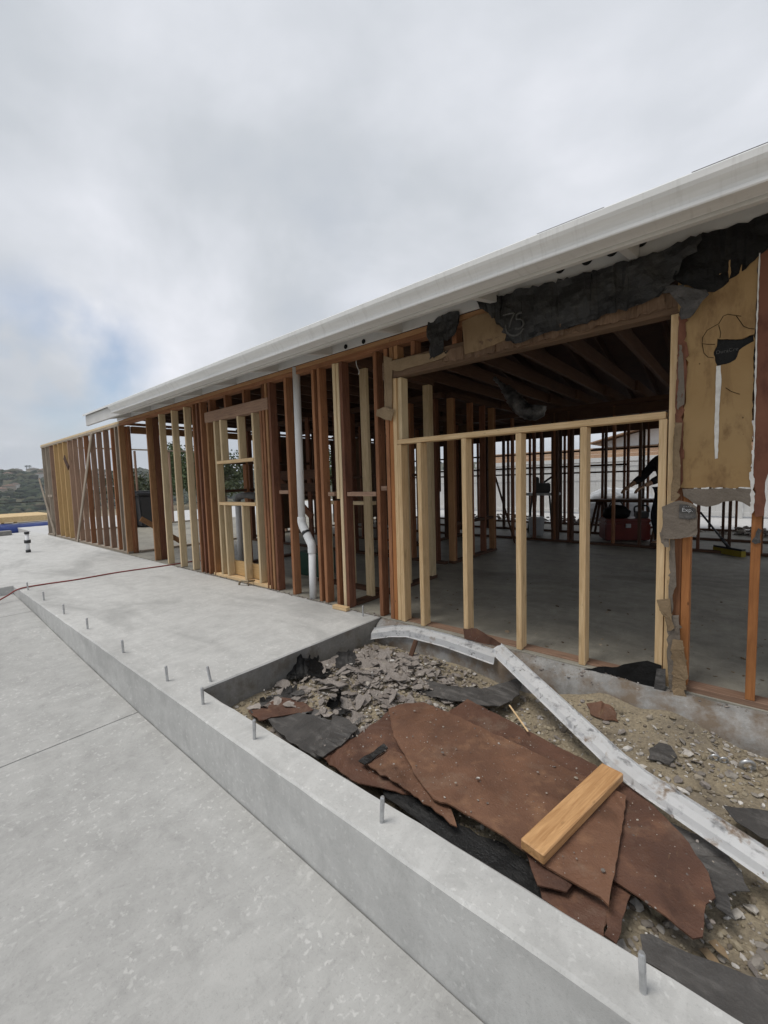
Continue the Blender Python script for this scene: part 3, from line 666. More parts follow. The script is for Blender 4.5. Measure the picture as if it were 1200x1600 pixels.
# roof: rafters, joists, decking, eave
ES = 0.20                                   # slope
RID = 6.65
def rz(y): return 2.352 + (y - WY) * ES
xr = [1.98 - 0.405 * k for k in range(26)]
for xx in xr:
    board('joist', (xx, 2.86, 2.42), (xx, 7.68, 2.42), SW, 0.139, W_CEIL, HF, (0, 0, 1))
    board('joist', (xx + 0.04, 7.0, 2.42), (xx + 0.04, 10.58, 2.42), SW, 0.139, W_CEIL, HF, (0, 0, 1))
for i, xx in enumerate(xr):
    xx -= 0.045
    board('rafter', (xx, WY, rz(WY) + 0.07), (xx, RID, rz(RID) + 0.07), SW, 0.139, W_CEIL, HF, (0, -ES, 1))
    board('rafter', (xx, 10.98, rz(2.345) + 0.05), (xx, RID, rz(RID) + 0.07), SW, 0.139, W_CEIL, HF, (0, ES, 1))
def slabq(name, pts, th, mat, parent):
    bm = bmesh.new(); vs0 = [bm.verts.new(Vector(p)) for p in pts]; vs1 = [bm.verts.new(Vector(p) + Vector((0, 0, th))) for p in pts]
    bm.faces.new(vs0[::-1]); bm.faces.new(vs1); n = len(pts)
    for i in range(n): bm.faces.new((vs0[i], vs0[(i + 1) % n], vs1[(i + 1) % n], vs1[i]))
    bmesh.ops.recalc_face_normals(bm, faces=bm.faces)
    return from_bm(name, bm, mat, parent)
zt = 0.146
slabq('roof_deck', [(-8.46, 2.30, rz(2.30) + zt - .008), (2.1, 2.30, rz(2.30) + zt - .008), (2.1, RID, rz(RID) + zt), (-8.46, RID, rz(RID) + zt)], 0.016, W_CEIL, HF)
slabq('roof_deck', [(-8.46, RID, rz(RID) + zt), (2.1, RID, rz(RID) + zt), (2.1, 11.0, rz(2.3) + zt - .02), (-8.46, 11.0, rz(2.3) + zt - .02)], 0.016, W_CEIL, HF)
rf = slabq('roof_covering', [(-8.50, 2.275, rz(2.275) + zt + .010), (2.1, 2.275, rz(2.275) + zt + .010), (2.1, RID, rz(RID) + zt + .017), (-8.50, RID, rz(RID) + zt + .017)], 0.008, SHINGLE, HF)
slabq('roof_covering', [(-8.50, RID, rz(RID) + zt + .017), (2.1, RID, rz(RID) + zt + .017), (2.1, 11.03, rz(2.3) + zt - .003), (-8.50, 11.03, rz(2.3) + zt - .003)], 0.008, SHINGLE, HF)
xs_ = -7.2                                   # edge tabs of the shingles, a little proud here and there
while xs_ < 2.0:
    L_ = random.uniform(0.25, 0.5)
    if random.random() < 0.5 and xs_ > -1.0: box('shingle_tab', (xs_, 2.262, 2.4258), (xs_ + L_, 2.33, 2.4272), SHINGLE, rf, 0)
    xs_ += L_ + 0.01
slabq('soffit', [(-8.45, 2.332, rz(2.332) + zt - .009), (2.1, 2.332, rz(2.332) + zt - .009), (2.1, WY - .001, rz(WY) + zt - .009), (-8.45, WY - .001, rz(WY) + zt - .009)], .008, PAINT, HF)
box('drip_edge', (-8.51, 2.262, 2.398), (2.1, 2.2735, 2.4255), GUTTER, HF, .002)
# fascia, frieze blocking with vents
fa = box('fascia', (-8.47, 2.292, 2.238), (2.1, 2.330, 2.405), PAINT, HF)
xf = sorted([-8.40] + [x_ - 0.045 for x_ in xr] + [2.1])
xf = xf[::2] if True else xf
for i, (a, b) in enumerate(zip(xf, xf[1:])):
    fb = box('frieze_block', (a + 0.002, WY - 0.022 + 0.003 * (i % 2), 2.352), (b - 0.002, WY - 0.002, 2.482), PAINT, HF, 0.002)
def disc(name, c, r_, mat, parent, nrm=(0, -1, 0), th=0.004, seg=20):
    nrm = Vector(nrm); tube_pts = [Vector(c), Vector(c) + nrm * th]
    bm = bmesh.new(); tube_bm(bm, tube_pts, r_, seg); bmesh.ops.recalc_face_normals(bm, faces=bm.faces); return from_bm(name, bm, mat, parent)
VENT = plain('vent_dark', (0.012, 0.012, 0.012), (0.02, 0.02, 0.02), 5, 0.9, 0.1)
for px, py in ((875, 421), (917, 408), (956, 394), (1002, 379), (568, 535), (540, 543)):
    p = on_y(px, py, WY - 0.024); disc('vent_hole', (p.x, WY - 0.021, p.z + 0.008), 0.030 if px > 700 else 0.02, VENT, HF)
# rafter tails, painted, below the deck in front of the frieze
for i, xx in enumerate(xr[::2]):
    xx -= 0.045
    board('rafter_tail', (xx, 2.335, rz(2.335) + 0.072), (xx, WY - 0.025, rz(WY - 0.025) + 0.072), SW + 0.004, 0.142, PAINT, HF, (0, -ES, 1))
# K-style gutter
prof = [(2.288, 2.400), (2.288, 2.268), (2.190, 2.266), (2.186, 2.272), (2.186, 2.286), (2.192, 2.290), (2.188, 2.305), (2.176, 2.325), (2.160, 2.345), (2.152, 2.362), (2.150, 2.392), (2.158, 2.400), (2.166, 2.396), (2.164, 2.390), (2.157, 2.388), (2.158, 2.364), (2.165, 2.348), (2.181, 2.328), (2.196, 2.303), (2.198, 2.276), (2.282, 2.276), (2.282, 2.400)]
prof = [(y_, 2.252 + (z_ - 2.266) * 0.86) for y_, z_ in prof]
bm = bmesh.new(); ringsG = []
GX = [-6.93, -5.4, -3.9, -2.4, -1.2, 0.0, 1.0, 2.1]
for xx in GX: ringsG.append([bm.verts.new((xx, y_, z_ + 0.003 * noise.noise(Vector((xx * 1.3, 0, 0))))) for y_, z_ in prof])
n = len(prof)
for a, b in zip(ringsG, ringsG[1:]):
    for k in range(n): bm.faces.new((a[k], a[(k + 1) % n], b[(k + 1) % n], b[k]))
bm.faces.new(ringsG[0]); bm.faces.new(ringsG[-1][::-1]); bmesh.ops.recalc_face_normals(bm, faces=bm.faces)
gu = from_bm('gutter', bm, GUTTER, HF)
bm = bmesh.new(); ec = [bm.verts.new((-6.933, y_, z_)) for y_, z_ in prof[:12]]; bm.faces.new(ec)
bmesh.ops.solidify(bm, geom=bm.faces[:], thickness=0.003); from_bm('end_cap', bm, GUTTER, gu)

# sheathing left on the wall at the right, with the broken hole
def wall_panel(name, outline_px, hole_px, y, th, mat, parent, seed=0, step=0.03, amp=0.004):
    P = [on_y(px, py, y) for px, py in outline_px]
    pts = ragged(P, step, amp, seed)
    bm = bmesh.new(); ov = [bm.verts.new((p.x, y, p.z)) for p in pts]
    eds = [bm.edges.new((ov[i], ov[(i + 1) % len(ov)])) for i in range(len(ov))]
    if hole_px:
        hp = ragged([on_y(px, py, y) for px, py in hole_px], 0.012, 0.002, seed + 5); hv = [bm.verts.new((p.x, y, p.z)) for p in hp]
        eds += [bm.edges.new((hv[i], hv[(i + 1) % len(hv)])) for i in range(len(hv))]
    bmesh.ops.triangle_fill(bm, use_beauty=True, use_dissolve=False, edges=eds)
    g_ = bmesh.ops.extrude_face_region(bm, geom=bm.faces[:])
    for v in [q for q in g_['geom'] if isinstance(q, bmesh.types.BMVert)]: v.co.y += th
    bmesh.ops.recalc_face_normals(bm, faces=bm.faces)
    return from_bm(name, bm, mat, parent)
PY = WY - 0.016
hole = [(1121, 529), (1140, 530), (1160, 529), (1178, 522), (1178, 533), (1165, 540), (1155, 547), (1149, 562), (1140, 567), (1121, 572), (1117, 562), (1115, 550), (1120, 540)]
gold = [(1061, 500), (1060, 440), (1100, 400), (1187, 366), (1183, 450), (1180, 512), (1177, 600), (1175, 700), (1174, 762), (1064, 762), (1062, 735), (1066, 705), (1069, 650), (1072, 610), (1068, 590), (1076, 566), (1066, 552), (1064, 520)]
o = wall_panel('sheathing_panel', gold, hole, PY, 0.013, GOLD, HF, 3, 0.02, 0.004); o['label'] = 'tan sheathing board with a broken hole and a white streak'
o = wall_panel('sheathing_panel', [(1066, 763.5), (1174, 763.5), (1174, 782), (1172, 792), (1160, 785), (1148, 782), (1130, 784), (1116, 790), (1104, 792), (1090, 789), (1076, 780), (1068, 775)], None, PY - 0.003, 0.012, PAPER, HF, 4, 0.02, 0.004)
o = wall_panel('sheathing_panel', [(1188, 364), (1300, 318), (1900, 100), (1900, 420), (1300, 660), (1201, 738), (1194, 760), (1197, 782), (1194, 806), (1180, 808), (1178, 790), (1181, 768), (1176.5, 745), (1177, 690), (1179, 600), (1182, 512), (1185, 450)], None, PY - 0.004, 0.014, MAROON, HF, 5, 0.03, 0.003); o['label'] = 'maroon-brown sheathing board at the far right of the wall'
wall_panel('plaster_remnant', [(1171, 738), (1176, 735), (1179, 752), (1176, 765), (1180, 772), (1177, 800), (1172, 806), (1173, 780)], None, PY - 0.006, 0.010, PLASTER, HF, 6, 0.01, 0.003)
wall_panel('plaster_remnant', [(1197, 745), (1215, 738), (1230, 780), (1222, 800), (1200, 805), (1199, 780)], None, PY - 0.002, 0.010, PLASTER, HF, 7, 0.015, 0.004)
# white drips down the panel and along the seam
wall_panel('paint_streak', [(1119, 572), (1126, 571), (1127, 600), (1124, 640), (1121.5, 716), (1117, 717), (1116, 668), (1117.5, 640)], None, PY - 0.0035, 0.003, PLASTER, HF, 8, 0.02, 0.0012)
wall_panel('seam_filler', [(1186, 392), (1188, 393), (1183.5, 512), (1179.5, 690), (1176, 748), (1173.5, 748), (1177, 690), (1181, 512)], None, PY - 0.0075, 0.003, PLASTER, HF, 9, 0.02, 0.0014)
CRACK = plain('crack_dark', (0.03, 0.018, 0.01), (0.06, 0.035, 0.02), 9, 0.9, 0.1)
def crack(px, rad=0.0016):
    tube('crack', [on_y(a, b, PY - 0.0006) for a, b in px], rad, CRACK, HF, 5)
crack([(1117, 538), (1106, 538), (1097, 537), (1098, 527), (1105, 516), (1117, 509), (1123, 506), (1130, 494), (1137, 491), (1150, 493), (1158, 494)])
crack([(1150, 493), (1155, 500), (1162, 510), (1170, 513), (1179, 514)]); crack([(1097, 537), (1100, 552), (1106, 558), (1115, 559)]); crack([(1123, 508), (1126, 520), (1125, 528)])
crack([(1134, 606), (1143, 612), (1156, 616)])
ft = sheet('felt_backing', [on_y(a, b, WY - 0.001) for a, b in ((1108, 520), (1190, 508), (1190, 560), (1150, 585), (1108, 580))], FELT_BLK, 0.003, 0.0, 4, 1, 0.05, 0.002, 11, (0, -1, 0), parent=HF)
CHALK = plain('chalk_mark', (0.07, 0.07, 0.068), (0.13, 0.13, 0.127), 90, 0.95, 0.05)
def text(name, body, p, size, mat, parent=None, tilt=0.0, ext=0.0005):
    cu = bpy.data.curves.new(name, 'FONT'); cu.body = body; cu.size = size; cu.extrude = ext; cu.align_x = 'CENTER'; cu.align_y = 'CENTER'
    tmp = bpy.data.objects.new('tmp', cu); C.objects.link(tmp)
    me = bpy.data.meshes.new_from_object(tmp.evaluated_get(bpy.context.evaluated_depsgraph_get()))
    bpy.data.objects.remove(tmp); bpy.data.curves.remove(cu); me.materials.clear(); me.materials.append(mat)
    o_ = bpy.data.objects.new(name, me); C.objects.link(o_)
    M = Matrix.Translation(p) @ Matrix.Rotation(R(90), 4, 'X') @ Matrix.Rotation(tilt, 4, 'Z')
    if parent: o_.parent = parent; o_.matrix_basis = parent_world(parent).inverted() @ M
    else: o_.matrix_basis = M
    return o_
text('printed_text', 'DuraCre', on_y(1136, 548, WY - 0.0055), 0.024, CHALK, ft, 0.02)

# ------------------------------------------------------------------ torn felt hanging at the top of the wall
FY = WY - 0.045
def hang(name, px, mat, label, y=FY, seed=0, wob=0.030, cat='felt paper', step=0.020, amp=0.011, group=None, freq=8, thick=0.003, tilt=0.0):
    ptz = [on_y(a, b, y) for a, b in px]
    zt_ = max(p.z for p in ptz)
    ptz = [Vector((p.x, p.y - tilt * (zt_ - p.z), p.z)) for p in ptz]
    o_ = sheet(name, ptz, mat, thick, wob, freq, 3, step, amp, seed, (0, -1, 0.0))
    return tag(o_, label, cat, group)
fA = hang('torn_felt', [(742, 468), (760, 466), (837, 447), (933, 422), (1000, 402), (1046, 388), (1095, 368), (1090, 395), (1075, 402), (1058, 415), (1056, 436), (1033, 460), (992, 479), (954, 491), (896, 510), (842, 519), (815, 534), (792, 534), (785, 512), (767, 494), (748, 474)], FELT, 'long torn black felt hanging over the opening with chalked number', FY, 1)
fB = hang('torn_felt', [(1052, 410), (1098, 364), (1145, 352), (1215, 330), (1215, 380), (1196, 392), (1179, 406), (1150, 430), (1128, 448), (1116, 455), (1100, 452), (1075, 446), (1056, 440)], FELT_BLK, 'deep black felt flap high on the tan sheathing', WY - 0.030, 2)
fC = hang('torn_felt', [(668, 503), (690, 495), (717, 486), (717, 505), (712, 525), (698, 533), (690, 531), (684, 546), (700, 548), (672, 562), (670, 548), (673, 538), (668, 524)], FELT, 'small torn black felt beside the pale cripple studs', FY + 0.015, 3)
fD = hang('tan_backer', [(722, 503), (740, 494), (768, 487), (790, 500), (794, 530), (770, 540), (745, 549), (726, 554)], TANB, 'brown backer board patch under the chalked black felt', WY - 0.018, 4, 0.002, 'board', 0.04, 0.002)
fR = hang('felt_roll_edge', [(1040, 446), (1060, 447), (1085, 455), (1103, 452), (1108, 460), (1098, 470), (1090, 483), (1078, 497), (1064, 500), (1061, 490), (1072, 470), (1055, 462), (1036, 458)], FELT_GREY, 'grey crumpled felt end at the top of the jamb', WY - 0.055, 5, 0.02)
fS = hang('shredded_lath', [(700, 548), (760, 533), (850, 512), (960, 481), (1040, 458), (1062, 466), (1060, 478), (1000, 492), (940, 509), (860, 529), (780, 549), (720, 562), (690, 566)], W_HDR, 'shredded brown wood along the header of the opening', WY - 0.012, 6, 0.012, 'wood strip', 0.015, 0.010)
# 75 in chalk, ringed
yc = FY - 0.018
def chalk(px):
    bm = bmesh.new(); P = smooth_path([on_y(a, b, yc) for a, b in px], 5)
    tube_bm(bm, P, 0.006, 5); bmesh.ops.recalc_face_normals(bm, faces=bm.faces); from_bm('chalk_stroke', bm, CHALK, fA)
chalk([(786, 493), (796, 490), (804, 489)]); chalk([(804, 489), (799, 500), (796, 511)])
chalk([(816, 488), (808, 491), (807, 499)]); chalk([(807, 499), (815, 499), (818, 506), (813, 513), (805, 513)])
chalk([(790, 508), (792, 518), (800, 524), (811, 522), (818, 513)])
# kraft paper wraps
hang('kraft_paper', [(600, 556), (613, 560), (613, 640), (601, 640)], KRAFT, 'tan kraft strip down the corner of the opening', WY - 0.012, 7, 0.004, 'paper', 0.03, 0.003)
hang('kraft_paper', [(589, 640), (600, 636), (616, 640), (612, 658), (603, 656), (588, 650)], KRAFT, 'small folded tan paper scrap on the opening corner stud', WY - 0.030, 8, 0.008, 'paper', 0.02, 0.003)
hang('kraft_paper', [(605, 566), (640, 557), (668, 552), (700, 548), (712, 545), (690, 560), (650, 572), (625, 580), (612, 578)], KRAFT, 'tan paper stuck across the upper left of the header', WY - 0.014, 9, 0.004, 'paper', 0.03, 0.003)
hang('building_paper', [(1034, 792), (1048, 786), (1062, 782), (1080, 786), (1089, 792), (1089, 836), (1070, 840), (1055, 842), (1036, 842), (1033, 830), (1036, 815)], PAPER, 'square grey paper patch nailed over the right jamb', WY - 0.050, 10, 0.006, 'paper', 0.02, 0.003)
pp = hang('printed_paper', [(1062, 788), (1072, 788), (1087, 795), (1088, 809), (1076, 812), (1061, 810)], FELT_GREY, 'dark printed felt scrap on the grey paper patch', WY - 0.058, 12, 0.003, 'felt paper', 0.02, 0.002)
WT = plain('pale_print', (0.45, 0.46, 0.47), (0.55, 0.56, 0.57), 9, 0.9, 0.1)
text('printed_text', 'Exp.', on_y(1074, 797, WY - 0.066), 0.028, WT, pp, 0.0); text('printed_text', '- - - -', on_y(1074, 791, WY - 0.066), 0.016, WT, pp, 0.0)
def torn_strip(y0, y1, xl, xr_, seed, mat, label, depth, jl=2.5, jr=6.0, st=4.0):
    """a long ragged paper strip between two uneven edges; xl, xr_: functions of the height"""
    q = random.Random(seed); Ls, Rs = [], []; y_ = y0
    while y_ <= y1:
        Ls.append((xl(y_) + q.uniform(-jl, jl), y_ + q.uniform(-1.5, 1.5))); Rs.append((xr_(y_) + q.uniform(-jr, jr) * (1.6 if q.random() < .25 else .7), y_ + q.uniform(-1.5, 1.5))); y_ += st
    pts = [on_y(a_, b_, WY - depth) for a_, b_ in Ls + Rs[::-1]]
    o_ = sheet('torn_paper', pts, mat, .003, .014, 11, 2, .05, 0, seed, (0, -1, 0)); return tag(o_, label, 'paper', 'torn paper along the right jamb')
edge = lambda y_: 1062 - (y_ - 500) * .038
torn_strip(496, 772, lambda y_: edge(y_) - 1, lambda y_: edge(y_) + 9, 31, MAROON, 'ragged maroon strip along the edge of the tan sheathing', .021, 1.0, 5.0)
torn_strip(540, 640, lambda y_: edge(y_) + 1, lambda y_: edge(y_) + 6, 32, PAPER, 'narrow grey shred over the maroon strip', .030, 1.0, 4.0)
torn_strip(660, 784, lambda y_: edge(y_) - 2, lambda y_: edge(y_) + 8, 33, KRAFT, 'crumpled brown shred just above the square grey patch', .034, 1.5, 5.0)
torn_strip(842, 962, lambda y_: 1047 - (y_ - 842) * .02, lambda y_: 1053 - (y_ - 842) * .02, 34, PAPER, 'thin grey shred below the square patch', .020, 2.0, 3.5)
torn_strip(936, 985, lambda y_: 1026 + (y_ - 936) * .4, lambda y_: 1046 + (y_ - 936) * .12, 35, KRAFT, 'brown flap sticking out over the pale jamb', .045, 2.0, 3.0)
torn_strip(960, 1080, lambda y_: 1042 + (y_ - 960) * .03, lambda y_: 1058 + (y_ - 960) * .10, 36, PAPER, 'grey crumpled paper at the foot of the jamb', .030, 2.0, 5.0)
torn_strip(1000, 1090, lambda y_: 1050 + (y_ - 1000) * .02, lambda y_: 1066 + (y_ - 1000) * .05, 37, KRAFT, 'brown crumpled paper beside the foot of the orange stud', .040, 3.0, 5.0)
torn_strip(832, 858, lambda y_: 1030 + (y_ - 832) * .3, lambda y_: 1045, 38, PAPER, 'small dark flap under the square patch', .048, 1.5, 2.0)
hang('felt_scrap', [(1181, 832), (1185, 825), (1190, 828), (1186, 840), (1189, 848), (1180, 850), (1174, 846), (1180, 838)], FELT_GREY, 'grey felt scrap nailed to the orange stud at far right', WY - 0.006, 71, 0.004, 'felt paper', 0.012, 0.002)
# felt at the foot of the jamb and on the sill
sheet_ = sheet('felt_scrap', [on_y(a, b, WY - 0.02) for a, b in ((905, 1050), (935, 1041), (965, 1043), (985, 1038), (1012, 1033), (1034, 1040), (1033, 1062), (1018, 1078), (985, 1066), (950, 1058))], FELT_BLK, 0.003, 0.02, 6, 3, 0.035, 0.006, 72, (0, -0.6, 0.5))
tag(sheet_, 'black felt lying over the sill by the pale right jamb', 'felt paper')
sheet_ = sheet('felt_scrap', [on_y(a, b, WY - 0.03) for a, b in ((1026, 1045), (1040, 1045), (1040, 1082), (1022, 1080))], FELT_GREY, 0.003, 0.008, 6, 2, 0.03, 0.004, 73, (0, -0.9, 0.2)); tag(sheet_, 'slate grey scrap standing at the foot of the right jamb', 'felt paper')
sheet_ = sheet('felt_scrap', [on_y(a, b, WY - 0.02) for a, b in ((724, 982), (745, 982), (775, 1000), (790, 1012), (776, 1010), (726, 998))], RUST2, 0.003, 0.01, 6, 2, 0.03, 0.004, 74, (0, -0.8, 0.4)); tag(sheet_, 'brown paper flap on the sill below the second pale stud', 'felt paper')

# ------------------------------------------------------------------ plumbing and small fittings on the front wall
pv = empty('drain_pipe', on_y(488, 935, 2.79)); tag(pv, 'white PVC drain pipe with an offset bend standing in the stud wall', 'pipe')
YP = 2.785
p0, p1, p2, p3, p4 = [on_y(a, b, YP) for a, b in ((462.5, 575), (471.5, 812), (474, 822), (486, 846), (489.5, 936))]
tube('pipe', [p0, p1], 0.037, PVC, pv, 20); tube('pipe', [on_y(487.5, 856, YP), p4 - Vector((0, 0, 0.02))], 0.037, PVC, pv, 20)
tube('elbow', smooth_path([on_y(471.3, 808, YP), on_y(472, 818, YP), on_y(478, 832, YP), on_y(479, 834, YP)], 5), 0.044, PVC, pv, 20)
tube('elbow', smooth_path([on_y(478.5, 833, YP), on_y(484, 845, YP), on_y(487, 852, YP), on_y(487.6, 864, YP)], 5), 0.043, PVC, pv, 20)
for a, b in ((478.3, 832.5),): 
    q = on_y(a, b, YP); tube('joint_ring', [q - Vector((0.012, 0, -0.012)), q + Vector((0.012, 0, -0.012))], 0.0455, BLACKP, pv, 20)
# hose bib
hb = empty('hose_bib', on_y(392, 912, WY)); tag(hb, 'small brass hose tap sticking out at the foot of the window framing', 'tap')
BRASS = plain('old_brass', (0.20, 0.15, 0.10), (0.32, 0.26, 0.18), 20, 0.5, 0.5, 0.8)
q = on_y(394, 908, WY - 0.01); tube('spout', smooth_path([q + Vector((0, 0.03, 0)), q + Vector((0, -0.05, 0.01)), q + Vector((-0.06, -0.09, 0.01)), q + Vector((-0.11, -0.1, -0.015)), q + Vector((-0.12, -0.1, -0.05))], 4), 0.012, BRASS, hb, 8)
tube('handle', [q + Vector((0.01, -0.06, -0.05)), q + Vector((0.01, -0.06, 0.03))], 0.008, BRASS, hb, 8)
# block of wood at the slab edge
o = board('wood_block', on_z(522, 947, 0.02) + Vector((0, 0, 0)), on_z(544, 952, 0.02), 0.05, 0.035, W_NEW, None, (0, 0, 1)); tag(o, 'small pale wood offcut at the base of the stud wall', 'wood offcut')
# wire from the ceiling
o = tube('loose_wire', smooth_path([on_y(556, 555, 2.9), on_y(557, 570, 2.9), on_y(561, 580, 2.9), on_y(560, 585, 2.9)], 4), 0.004, PVC, None, 6); tag(o, 'thin white wire dangling below the top plate', 'wire')

# cleanout on the slab
co = on_z(44.5, 863, 0); cl = empty('drain_stub', co); tag(cl, 'short white drain stub with black caps rising from the far slab', 'pipe')
tube('pipe', [co, co + Vector((0, 0, .36))], 0.03, PVC, cl, 14)
tube('cap', [co + Vector((0, 0, .355)), co + Vector((0, 0, .40))], 0.04, BLACKP, cl, 14); tube('coupling', [co + Vector((0, 0, .18)), co + Vector((0, 0, .24))], 0.052, BLACKP, cl, 14); tube('coupling', [co + Vector((0, 0, .0)), co + Vector((0, 0, .05))], 0.04, BLACKP, cl, 14)
# red hose
RED = plain('red_rubber', (0.19, 0.035, 0.03), (0.26, 0.05, 0.04), 6, 0.55, 0.4)
hp = [(-6.35, 0.30, zlow(-6.35) + 0.005), (-6.5, 0.62, zlow(-6.5) + 0.008), (-6.62, 0.84, -0.05), (-6.66, 0.975, 0.008), (-6.70, 1.20, 0.009), (-6.65, 1.55, 0.009), (-6.68, 2.0, 0.009), (-6.63, 2.4, 0.009), (-6.58, 2.70, 0.009), (-6.55, 3.1, 0.009), (-6.3, 3.4, 0.009)]
o = tube('air_hose', smooth_path(hp, 8), 0.0085, RED, None, 8); tag(o, 'red hose snaking over the grey slab into the stud wall', 'hose')

# anchor bolts
bolts = [(-0.150, 1.050), (-0.944, 1.045), (-1.731, 1.042), (-2.236, 1.046), (-2.456, 1.205), (-2.684, 1.045), (-3.414, 1.040), (-4.246, 1.040), (-4.953, 1.034), (-5.762, 1.038), (-6.526, 1.036), (-2.55, 2.66)]
place = ['nearest of the row, in the right foreground', 'beside the black felt, second nearest on the kerb', 'on the kerb beside the grey scraps', 'at the kerb where the pit begins', 'leaning one just behind the pit corner', 'first along the slab edge past the pit', 'second along the slab edge past the pit', 'third along the slab edge past the pit', 'fourth along the slab edge past the pit', 'fifth along the slab edge, near the red hose', 'last one at the far slab corner', 'small one at the slab corner by the opening']
bm_ = bmesh.new()
zs = [0.0]; rs = [0.0075]
k = 0.0
tp = [Vector((0, 0, z)) for z in [-0.02, 0.0, 0.05, 0.092, 0.096]]; tube_bm(bm_, tp, [0.0078, 0.0078, 0.0078, 0.0078, 0.0055], 10)
for i in range(10):       # thread on the upper end
    tube_bm(bm_, [Vector((0, 0, 0.052 + i * 0.004)), Vector((0, 0, 0.0535 + i * 0.004))], 0.0082, 10)
bmesh.ops.recalc_face_normals(bm_, faces=bm_.faces); bme = bpy.data.meshes.new('anchor_bolt'); bm_.to_mesh(bme); bm_.free(); bme.materials.append(STEEL)
for (bx_, by_), pl in zip(bolts, place):
    o = bpy.data.objects.new('anchor_bolt', bme); C.objects.link(o); o.location = (bx_, by_, 0); o.rotation_euler = (random.uniform(-.07, .07), random.uniform(-.07, .07), random.uniform(0, 6))
    if 'leaning' in pl: o.rotation_euler = (0.0, -0.22, 0.3)
    tag(o, 'galvanised anchor bolt, ' + pl, 'bolt', 'anchor bolts along the slab edge')

# ------------------------------------------------------------------ the pit: sheets, flashing, scraps
def on_pit(px, py, up=0.012):
    z = -.18
    for _ in range(12):
        p_ = on_z(px, py, z); z = pit_z(p_.x, min(2.72, max(1.12, p_.y))) + up
    return on_z(px, py, z)
def zsheet(name, px, z, mat, label, seed=0, wob=0.012, cat='board', thick=0.005, step=0.03, amp=0.0055, tilt=None, freq=3.0, bend=None, cuts=3):
    pts = [on_pit(a, b) if z is None else on_z(a, b, z) for a, b in px]
    o_ = sheet(name, pts, mat, thick, wob, freq, cuts, step, amp, seed, (0, 0, 1), bend)
    return tag(o_, label, cat)
# black felt lowest
zsheet('felt_sheet', [(593, 1222), (640, 1235), (720, 1290), (790, 1320), (832, 1358), (850, 1405), (800, 1400), (740, 1345), (650, 1280), (600, 1245)], -0.165, FELT, 'black felt sheet between the kerb and the brown boards', 81, 0.012, 'felt paper', 0.003)
zsheet('felt_sheet', [(1040, 1280), (1080, 1300), (1130, 1323), (1160, 1365), (1172, 1393), (1150, 1392), (1137, 1397), (1150, 1440), (1120, 1420), (1095, 1370)], -0.155, FELT_GREY, 'dark grey felt sheet below the metal flashing', 82, 0.012, 'felt paper', 0.003)
zsheet('felt_sheet', [(1000, 1460), (1017, 1460), (1057, 1483), (1100, 1500), (1150, 1520), (1220, 1540), (1260, 1640), (1190, 1640), (1120, 1580), (1050, 1530), (1005, 1500)], -0.13, FELT_GREY, 'dark felt sheet in the near corner behind the anchor bolt', 83, 0.012, 'felt paper', 0.003)
zsheet('felt_sheet', [(1130, 1260), (1165, 1262), (1240, 1270), (1250, 1330), (1190, 1310), (1150, 1285)], -0.13, FELT_GREY, 'grey felt piece right of the flashing at the frame edge', 84, 0.012, 'felt paper', 0.003)
zsheet('felt_sheet', [(672, 1062), (700, 1072), (760, 1075), (815, 1060), (812, 1085), (780, 1105), (730, 1100), (690, 1090), (652, 1082), (650, 1070)], -0.145, FELT_GREY, 'grey felt strip behind the rust-brown boards', 85, 0.014, 'felt paper', 0.004)
# brown boards, bottom to top
zsheet('hardboard_sheet', [(606, 1114), (640, 1130), (700, 1200), (680, 1240), (630, 1240), (560, 1225), (540, 1213), (504, 1184), (527, 1166), (586, 1131)], -0.150, RUST2, 'dark brown hardboard at the left end of the pile', 86, 0.013)
zsheet('hardboard_sheet', [(832, 1352), (895, 1380), (957, 1375), (943, 1466), (900, 1450), (847, 1405)], -0.148, RUST2, 'small dark board nearest the kerb under the pile', 87, 0.013)
zsheet('hardboard_sheet', [(958, 1378), (985, 1401), (972, 1440), (963, 1480), (944, 1466)], -0.152, RUST2, 'narrow brown board end sticking out beside the kerb', 88, 0.013)
zsheet('hardboard_sheet', [(699, 1113), (730, 1093), (817, 1138), (930, 1195), (1000, 1243), (1040, 1282), (1077, 1323), (1107, 1367), (1118, 1403), (1103, 1413), (1098, 1463), (1083, 1466), (1000, 1403), (960, 1377), (900, 1330), (800, 1220)], -0.128, RUST2, 'long dark brown board on the far side of the pile', 89, 0.011, amp=0.0028)
zsheet('hardboard_sheet', [(564, 1192), (590, 1186), (616, 1170), (640, 1190), (700, 1250), (714, 1294), (681, 1271), (630, 1235)], -0.132, RUST, 'narrow torn rust-brown strip along the near edge of the pile', 90, 0.013)
zsheet('hardboard_sheet', [(820, 1330), (860, 1345), (895, 1382), (885, 1396), (840, 1385), (830, 1360)], -0.122, RUST2, 'ragged brown scrap below the pale wood block', 91, 0.013)
zsheet('hardboard_sheet', [(607, 1110), (625, 1103), (663, 1098), (720, 1125), (800, 1162), (880, 1200), (979, 1247), (965, 1340), (951, 1417), (938, 1403), (890, 1376), (846, 1351), (787, 1309), (740, 1280), (710, 1263), (677, 1250), (655, 1221), (635, 1185), (615, 1153)], -0.105, RUST, 'large rust-brown hardboard sheet on top of the pile', 92, 0.011, thick=0.007, amp=0.0028)
zsheet('hardboard_scrap', [(916, 1100), (940, 1095), (958, 1105), (966, 1128), (945, 1126), (922, 1116)], None, RUST, 'small rust-brown scrap on the concrete ledge', 93, 0.01, step=0.02)
